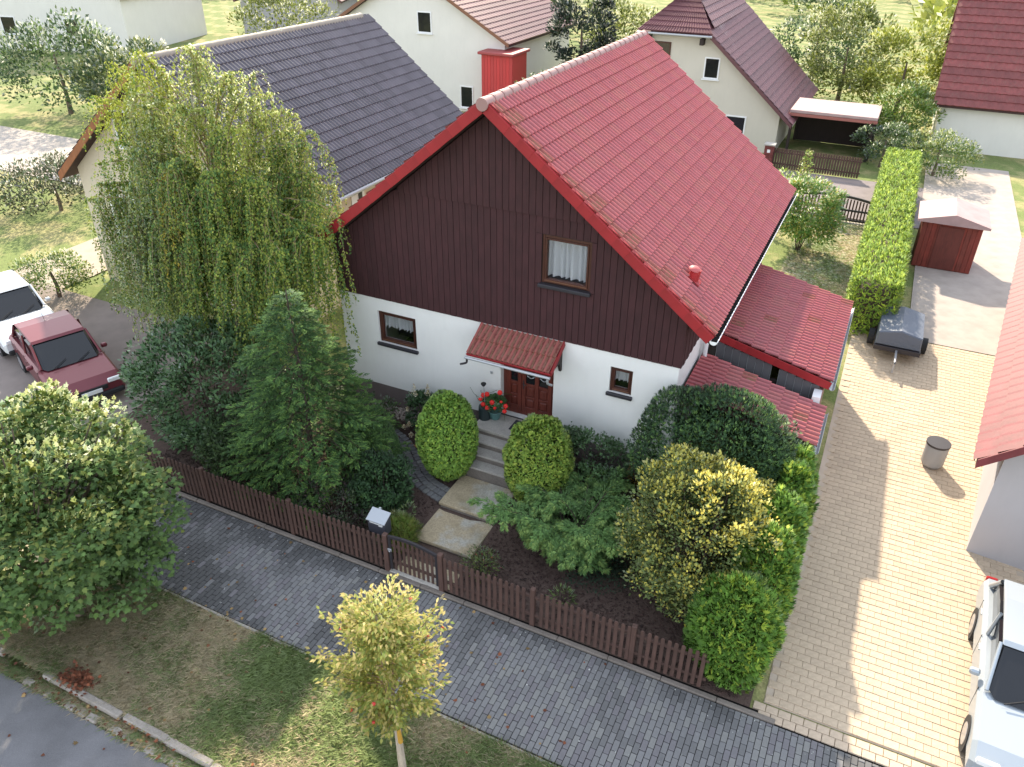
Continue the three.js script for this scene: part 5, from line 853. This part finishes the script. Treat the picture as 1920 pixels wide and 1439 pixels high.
// carport, lane fence, brick pillar and the arched gate behind the lawn
struct('back_lane', sheet(span(-12, 14, 4), [-20.4, -23, -26.2], .006), mat([.20, .17, .175], .9, { map: mottle, bumpMap: bumpGrit, bumpScale: .004 }));
{
  const c = thing('carport', 'open carport with pale pinkish roof behind the brown lane fence', 'carport', [8.5, .5, -31]);
  obj('roof', box(-2.1, 2.1, 2.05, 2.2, -1.6, 1.6, .02), mat([.42, .30, .29], .8, { map: mottle }), c); obj('fascia', box(-2.12, 2.12, 1.9, 2.04, 1.56, 1.62), mat([.33, .12, .1], .7), c);
  for (const [x, z] of [[-1.95, 1.45], [1.95, 1.45], [-1.95, -1.45], [1.95, -1.45]]) obj('post', box(x - .07, x + .07, 0, 2.04, z - .07, z + .07), M.dark, c);
  obj('back_wall', box(-2.05, 2.05, 0, 1.95, -1.6, -1.5), M.dark, c); obj('side_wall', box(2.0, 2.08, 0, 1.95, -1.4, 1.3), M.dark, c);
  const f = thing('lane_fence', 'dark brown board fence along the lane in front of the carport', 'fence', [8.3, .5, -26.3]);
  for (let i = 0; i < 34; i++) obj('fence_board', box(-1.95 + i * .12, -1.86 + i * .12, .03, 1.0, 0, .02, .004), M.fence[i % 3], f);
  for (const y of [.25, .8]) obj('rail', box(-2, 2.15, y - .04, y + .04, -.05, -.003), M.fence[0], f);
  const p = thing('brick_pillar', 'reddish brick gate pillar with pale number plate at the lane', 'pillar', [6.15, .5, -26.2]);
  for (let j = 0; j < 8; j++) for (let i = 0; i < 2; i++) { const b = obj('brick', cbox(.21, .13, .42, .008), farRed[(i + j) % 3], p); b.position.set((i - .5) * .22, .07 + j * .14, 0); if (j % 2) { b.rotation.y = Math.PI / 2; b.position.set(0, .07 + j * .14, (i - .5) * .22); } }
  obj('cap', box(-.27, .27, 1.13, 1.2, -.27, .27, .02), M.conc, p); obj('plate', box(-.07, .07, .8, .95, .215, .225), M.white, p);
  const g = thing('arched_gate', 'dark brown double gate with arched top rail at the end of the back lawn', 'gate', [9.92, .5, -19.8]);
  const arc = x => 1.14 - .075 * x * x, T = []; for (let i = 0; i <= 16; i++) { const x = lerp(-1.6, 1.6, i / 16); T.push([x, arc(x)]); } for (let i = 16; i >= 0; i--) { const x = lerp(-1.6, 1.6, i / 16); T.push([x, arc(x) - .1]); }
  obj('arched_rail', prism(T, -.03, .04, [], .006), M.gate, g); obj('post', box(-.1, .1, -.05, 1.26, -.08, .08, .02), M.gate, g);
  for (const y of [.12, .52]) obj('rail', box(-1.58, 1.58, y - .04, y + .04, -.02, .03), M.gate, g);
  for (let i = 0; i < 25; i++) { const x = -1.5 + i * .125; if (Math.abs(x) < .12) continue; obj('picket', box(x - .03, x + .03, .05, arc(x) - .14, -.045, -.022, .004), M.fence[i % 3], g); }
  obj('ground_beam', box(-1.6, 1.6, -.1, .03, -.1, .1), M.conc, g);
}
// houses to the right and far away
{
  const t = gableHouse('red_roof_house', 'white house with big light red roof at the upper right corner', [18.5, .3, -36], 10, 9, 2.9, 7.6, whiteW, farRed, { turn: Math.PI / 2 }); t.position.set(13.4, .3, -39);
  t.rotation.y = -Math.PI / 2; farWindow(t, -5.02, 1.4, 1.4, 1.2, -3.2, M.white, 'x'); farWindow(t, -5.02, 1.4, 1.4, 1.2, -6.2, M.white, 'x');
  const h = gableHouse('right_neighbour_house', 'grey rendered house with dark red roof at the right edge of the driveway', [18.68, .1, -.6], 7.6, 13, 2.9, 6.4, greyW, farRed.map(m => { const k = m.clone(); k.color.setRGB(.22, .035, .045); return k; }), { turn: -.117 });
  farWindow(h, -1, 1.5, 1.2, 1.3, .02);
  struct('house_apron', sheet([13.3, 14.6, 15.6, 17], span(-10.02, -31, 10), .012), mat([.40, .345, .31], .95, { map: mottle, bumpMap: bumpGrit, bumpScale: .004 }));
  const s = thing('garden_shed', 'red brown garden shed with pale pink roof right of the tall hedge', 'shed', [14.1, .5, -16.2]);
  const w = obj('wall', box(-.95, .95, 0, 1.75, -1.7, 0), mat([.19, .04, .028], .7, { map: woodTex }), s); for (let i = 0; i < 12; i++) obj('cladding_board', box(-.95 + i * .158 + .005, -.95 + (i + 1) * .158 - .005, .03, 1.75, 0, .025, .004), mat([.19 + .02 * (i % 3), .04, .028], .7, { map: woodTex }), w);
  obj('roof', prism([[-1.15, 1.72], [1.15, 1.72], [1.15, 1.8], [0, 2.1], [-1.15, 1.8]], -1.9, .2), mat([.40, .28, .28], .8, { map: mottle }), s); obj('door', box(-.4, .4, .04, 1.6, .026, .05), mat([.14, .03, .022], .6, { map: woodTex }), w);
  const far = gableHouse('far_white_house', 'long pale house with dark red roof at the upper left corner', [-55, .4, -33], 16, 12, 4.6, 9, whiteW, maroon, { turn: .25 }); farWindow(far, 3, 2, 1.4, 1.4, .02); farWindow(far, -3, 2, 1.4, 1.4, .02);
  const f2 = gableHouse('far_grey_house', 'pale grey house far behind the grey roof and the dark conifer', [-36, .4, -62], 12, 9, 4.5, 8.5, whiteW, maroon, { turn: .1 }); farWindow(f2, 0, 2, 1.4, 1.4, .02); farWindow(f2, 3, 2, 1.2, 1.4, .02);
  gableHouse('far_red_house', 'small far house with purple red roof between the white house and distant trees', [-41, .4, -48], 9, 8, 3.6, 7, greyW, maroon, { turn: .4 });
}
// trees and bushes behind
function tree(name, label, x, z, h, r, cols, tip, seed, n0 = 2600, L0 = .34, group) {
  const n = Math.round(n0 * 1.9), L = L0 * .68;
  const y = gy(x, z), t = thing(name, label, 'tree', [x, y, z], group), o = { c: [0, h * .58, 0], r: [r, h * .46, r], n, L, W: L * .5, cols, tip, seed, clusters: Math.round(26 + r * 12), cr: r * .32, low: -.8, mess: 1.4, amp: .14 };
  obj('crown', crownLeaves(o).geo(), M.leaf, t); obj('trunk', tube([[0, -.1, 0], [.05, h * .3, 0], [0, h * .7, .05]], .05 * h * .45 + .05, .04, 8, 3), M.bark, t); return t;
}
const gD = [[.03, .055, .022], [.04, .07, .028]], gM = [[.06, .105, .028], [.075, .12, .03]], gY = [[.13, .16, .03], [.16, .18, .035]], gO = [[.09, .11, .03], [.11, .13, .04]];
tree('dark_conifer_tree', 'very dark green conifer standing behind the white house and red shed', -6.6, -33, 7.5, 1.7, [[.014, .026, .015], [.02, .034, .018]], null, 1101, 3200);
tree('flowering_bush', 'grey green bush with pale blossom peeking over the tiled ridge', -2.2, -27.5, 3.6, 1.7, gM, [[.3, .3, .22], [.17, .2, .06]], 1102, 3000, .2);
tree('bush', 'dark green bush right of the red shed above the left ridge', -6.2, -24.5, 3.0, 1.7, gD, gM, 1103, 2600, .2);
tree('bush', 'olive green bush behind the ridge between dark conifer and half-hipped house', -5.2, -38, 5, 2.6, gO, gY, 1104, 2600);
tree('garden_tree', 'yellow green tree above the carport at the upper right', 11.2, -37.5, 5.2, 2.2, gY, [[.22, .24, .04]], 1105, 3200);
tree('garden_tree', 'olive tree left of the yellow green tree above the carport', 7.8, -40, 5.5, 2.4, gO, gY, 1106, 3000);
tree('garden_tree', 'dark green tree right of the maroon roof at the top', 5.5, -45, 6.5, 2.4, gD, gM, 1107, 2600);
tree('garden_tree', 'bright green tree between carport and red roof house', 11.6, -33.4, 3.0, 1.5, [[.07, .13, .02], [.09, .15, .025]], gY, 1108, 2600, .24);
tree('bush', 'dark bush at the lane between carport and tall hedge', 11.2, -29.0, 1.9, 1.3, gD, gM, 1109, 2000, .18);
tree('bush', 'green bush in front of the red roof house at the right', 13.6, -28.5, 1.8, 1.5, gM, gY, 1110, 2200, .18);
tree('garden_tree', 'dark green tree group at the far left behind the pale road', -34, -18.5, 4.8, 3.4, gD, gM, 1111, 3600);
tree('garden_tree', 'dark tree beside the neighbour gable at the left', -24.5, -16, 4.6, 2.6, gD, gO, 1112, 3000);
tree('bush', 'low dark hedge bush beyond the neighbour lawn at left', -19.5, -6.4, 1.7, 2.3, [[.035, .04, .02], [.05, .05, .025]], gD, 1113, 2600, .2);
tree('bush', 'round green bush beside the parked cars at left', -12.2, -.6, 1.3, 1.0, gM, gY, 1114, 1800, .14);
tree('garden_tree', 'olive green tree behind the grey roof ridge at left', -27, -30, 6, 3, gO, gY, 1115, 3000);
tree('dark_conifer_tree', 'dark green conifer far behind the grey roof', -27, -52, 8, 2.2, [[.02, .04, .022], [.03, .05, .025]], null, 1116, 2600, .4);
{ const r = rng(1150), woods = new Leaves(1151); for (let k = 0; k < 62; k++) { const x = lerp(-130, 70, r()), z = lerp(-62, -125, r()), h = 5 + 5 * r(), w = 3 + 3 * r(), c = [gD, gM, gO, gY][Math.floor(r() * 3.4)]; crownLeaves({ c: [x, h * .5, z], r: [w, h * .5, w], n: 520, L: .9, W: .55, cols: c, seed: 1200 + k, clusters: 26, cr: w * .35, low: -.7, mess: 1.4 }, woods); } tag(stuff(obj('distant_trees', woods.geo(), M.leaf)), 'distant belt of trees behind the village houses', 'trees'); }
// ── cars and a trailer ──
function car(name, label, [x, y, z], turn, paint, glassTint = M.darkGlass) {
  const t = thing(name, label, 'car', [x, y, z]); t.rotation.y = turn;   // length along z, front at +z
  const P = mat(paint, .28, { metalness: .25 }); P.roughness = .3;
  const sideP = [[-2.1, .32], [-2.12, .62], [-2.0, .9], [-1.2, .96], [.75, .92], [1.75, .78], [2.05, .62], [2.1, .34]];
  const body = prism(sideP, -.86, .86, [], .07).rotateY(-Math.PI / 2); obj('body', body, P, t);
  const cab = prism([[-1.85, .9], [-1.5, 1.36], [-.9, 1.46], [.1, 1.44], [.95, .92]], -.72, .72, [], .09).rotateY(-Math.PI / 2); obj('windows', cab, glassTint, t);
  obj('roof_panel', prism([[-1.5, 1.40], [-.9, 1.492], [.12, 1.472], [.2, 1.42]], -.68, .68, [], .02).rotateY(-Math.PI / 2), P, t);
  for (const s of [-1, 1]) obj('pillar', [tube([[s * .76, .95, .85], [s * .70, 1.42, .16]], .035, .03, 6), tube([[s * .78, .95, -.45], [s * .72, 1.45, -.5]], .035, .03, 6), tube([[s * .76, .95, -1.75], [s * .70, 1.4, -1.4]], .05, .04, 6)], P, t);
  for (const s of [-1, 1]) for (const q of [-1.3, 1.3]) { const w = obj('wheel', uvw(cyl(.31, .31, .2, 20).rotateZ(Math.PI / 2).toNonIndexed()), M.rubber, t); w.position.set(s * .78, .31, q); obj('rim', cyl(.19, .2, .21, 14).rotateZ(Math.PI / 2), M.steel, w); }
  for (const s of [-1, 1]) { obj('headlight', box(s * .62 - .16, s * .62 + .16, .62, .74, 2.0, 2.08, .02), M.white, t); obj('tail_light', box(s * .72 - .1, s * .72 + .1, .68, .86, -2.14, -2.06, .02), mat([.35, .01, .01], .3), t); obj('mirror', box(s * .95 - .08, s * .95 + .08, .92, 1.04, .5, .62, .03), P, t); }
  obj('bumper', [box(-.8, .8, .3, .44, 2.06, 2.16, .03), box(-.8, .8, .3, .44, -2.18, -2.08, .03)], M.rubber, t);
  for (const s of [-1, 1]) { obj('door_seam', [box(s * .858 - .006, s * .858 + .006, .4, .9, .78, .79, .002), box(s * .858 - .006, s * .858 + .006, .4, .92, -.42, -.41, .002), box(s * .858 - .006, s * .858 + .006, .4, .9, -1.35, -1.34, .002)], M.rubber, t); for (const z of [-.3, -1.2]) obj('door_handle', box(s * .862 - .015, s * .862 + .015, .8, .83, z, z + .16, .006), P, t); }
  obj('licence_plate', box(-.26, .26, .46, .57, 2.1, 2.125, .004), M.white, t); obj('licence_plate', box(-.26, .26, .55, .66, -2.15, -2.12, .004), M.white, t);
  obj('grille', box(-.42, .42, .5, .62, 2.06, 2.1, .01), M.rubber, t); obj('wiper', [tube([[-.5, .945, 1.0], [-.1, 1.06, .8]], .012, .008, 5), tube([[.1, .945, 1.0], [.5, 1.06, .8]], .012, .008, 5)], M.rubber, t);
  obj('antenna', tube([[0, 1.47, -.9], [0, 1.7, -1.15]], .008, .004, 5), M.rubber, t);
  return t;
}
car('parked_car', 'silver blue car parked on the sandy driveway at the right edge', [15.75, .02, 2.6], -.06, [.36, .40, .44]);
car('parked_car', 'white car parked on the neighbour yard at the far left', [-11.6, gy(-11, 2), 1.4], 1.25, [.68, .7, .72]);
car('parked_car', 'dark red car parked between the white car and the birch', [-7.9, gy(-8, 3), 2.5], 1.2, [.16, .035, .045]);
struct('neighbour_yard', sheet(span(-15, -5, 4), span(-1, 4.6, 4), .012), mat([.24, .2, .18], .95, { map: mottle }));
struct('side_road', sheet([-60, -40, -21], [-9, -12, -14.5], .012), mat([.42, .37, .33], .95, { map: mottle }));
struct('neighbour_path', sheet([-15.5, -14.2, -12.6], [-1, -3, -6], .012), mat([.36, .31, .25], .95, { map: mottle }));
{
  const t = thing('box_trailer', 'small trailer under blue grey tarpaulin at the far end of the driveway', 'trailer', [13.0, gy(13, -9.3), -9.3]);
  obj('tarpaulin', prism([[-.6, .45], [.6, .45], [.58, .85], [0, .98], [-.58, .85]], -.9, .9, [], .03), mat([.10, .12, .16], .55, { bumpMap: bumpFine, bumpScale: .01 }), t); obj('chassis', box(-.62, .62, .3, .44, -.95, .95), M.gate, t);
  for (const s of [-1, 1]) obj('wheel', cyl(.24, .24, .16, 16).rotateZ(Math.PI / 2).translate(s * .72, .24, 0), M.rubber, t); obj('drawbar', tube([[0, .36, .95], [0, .36, 1.7]], .035, .035, 6), M.zinc, t); obj('jockey_wheel', cyl(.03, .03, .36, 8).translate(0, .18, 1.6), M.zinc, t);
  const b = thing('water_butt', 'small grey round bin with dark lid standing on the driveway', 'bin', [14.15, gy(14.15, -3.8), -3.8]); obj('drum', new THREE.LatheGeometry([[0, 0], [.2, 0], [.25, .1], [.26, .6], [.24, .62], [0, .6]].map(p => new THREE.Vector2(...p)), 20), mat([.30, .30, .30], .6), b); obj('lid', cyl(.27, .27, .05, 20).translate(0, .645, 0), M.gate, b);
}
renderer.render(scene, camera);
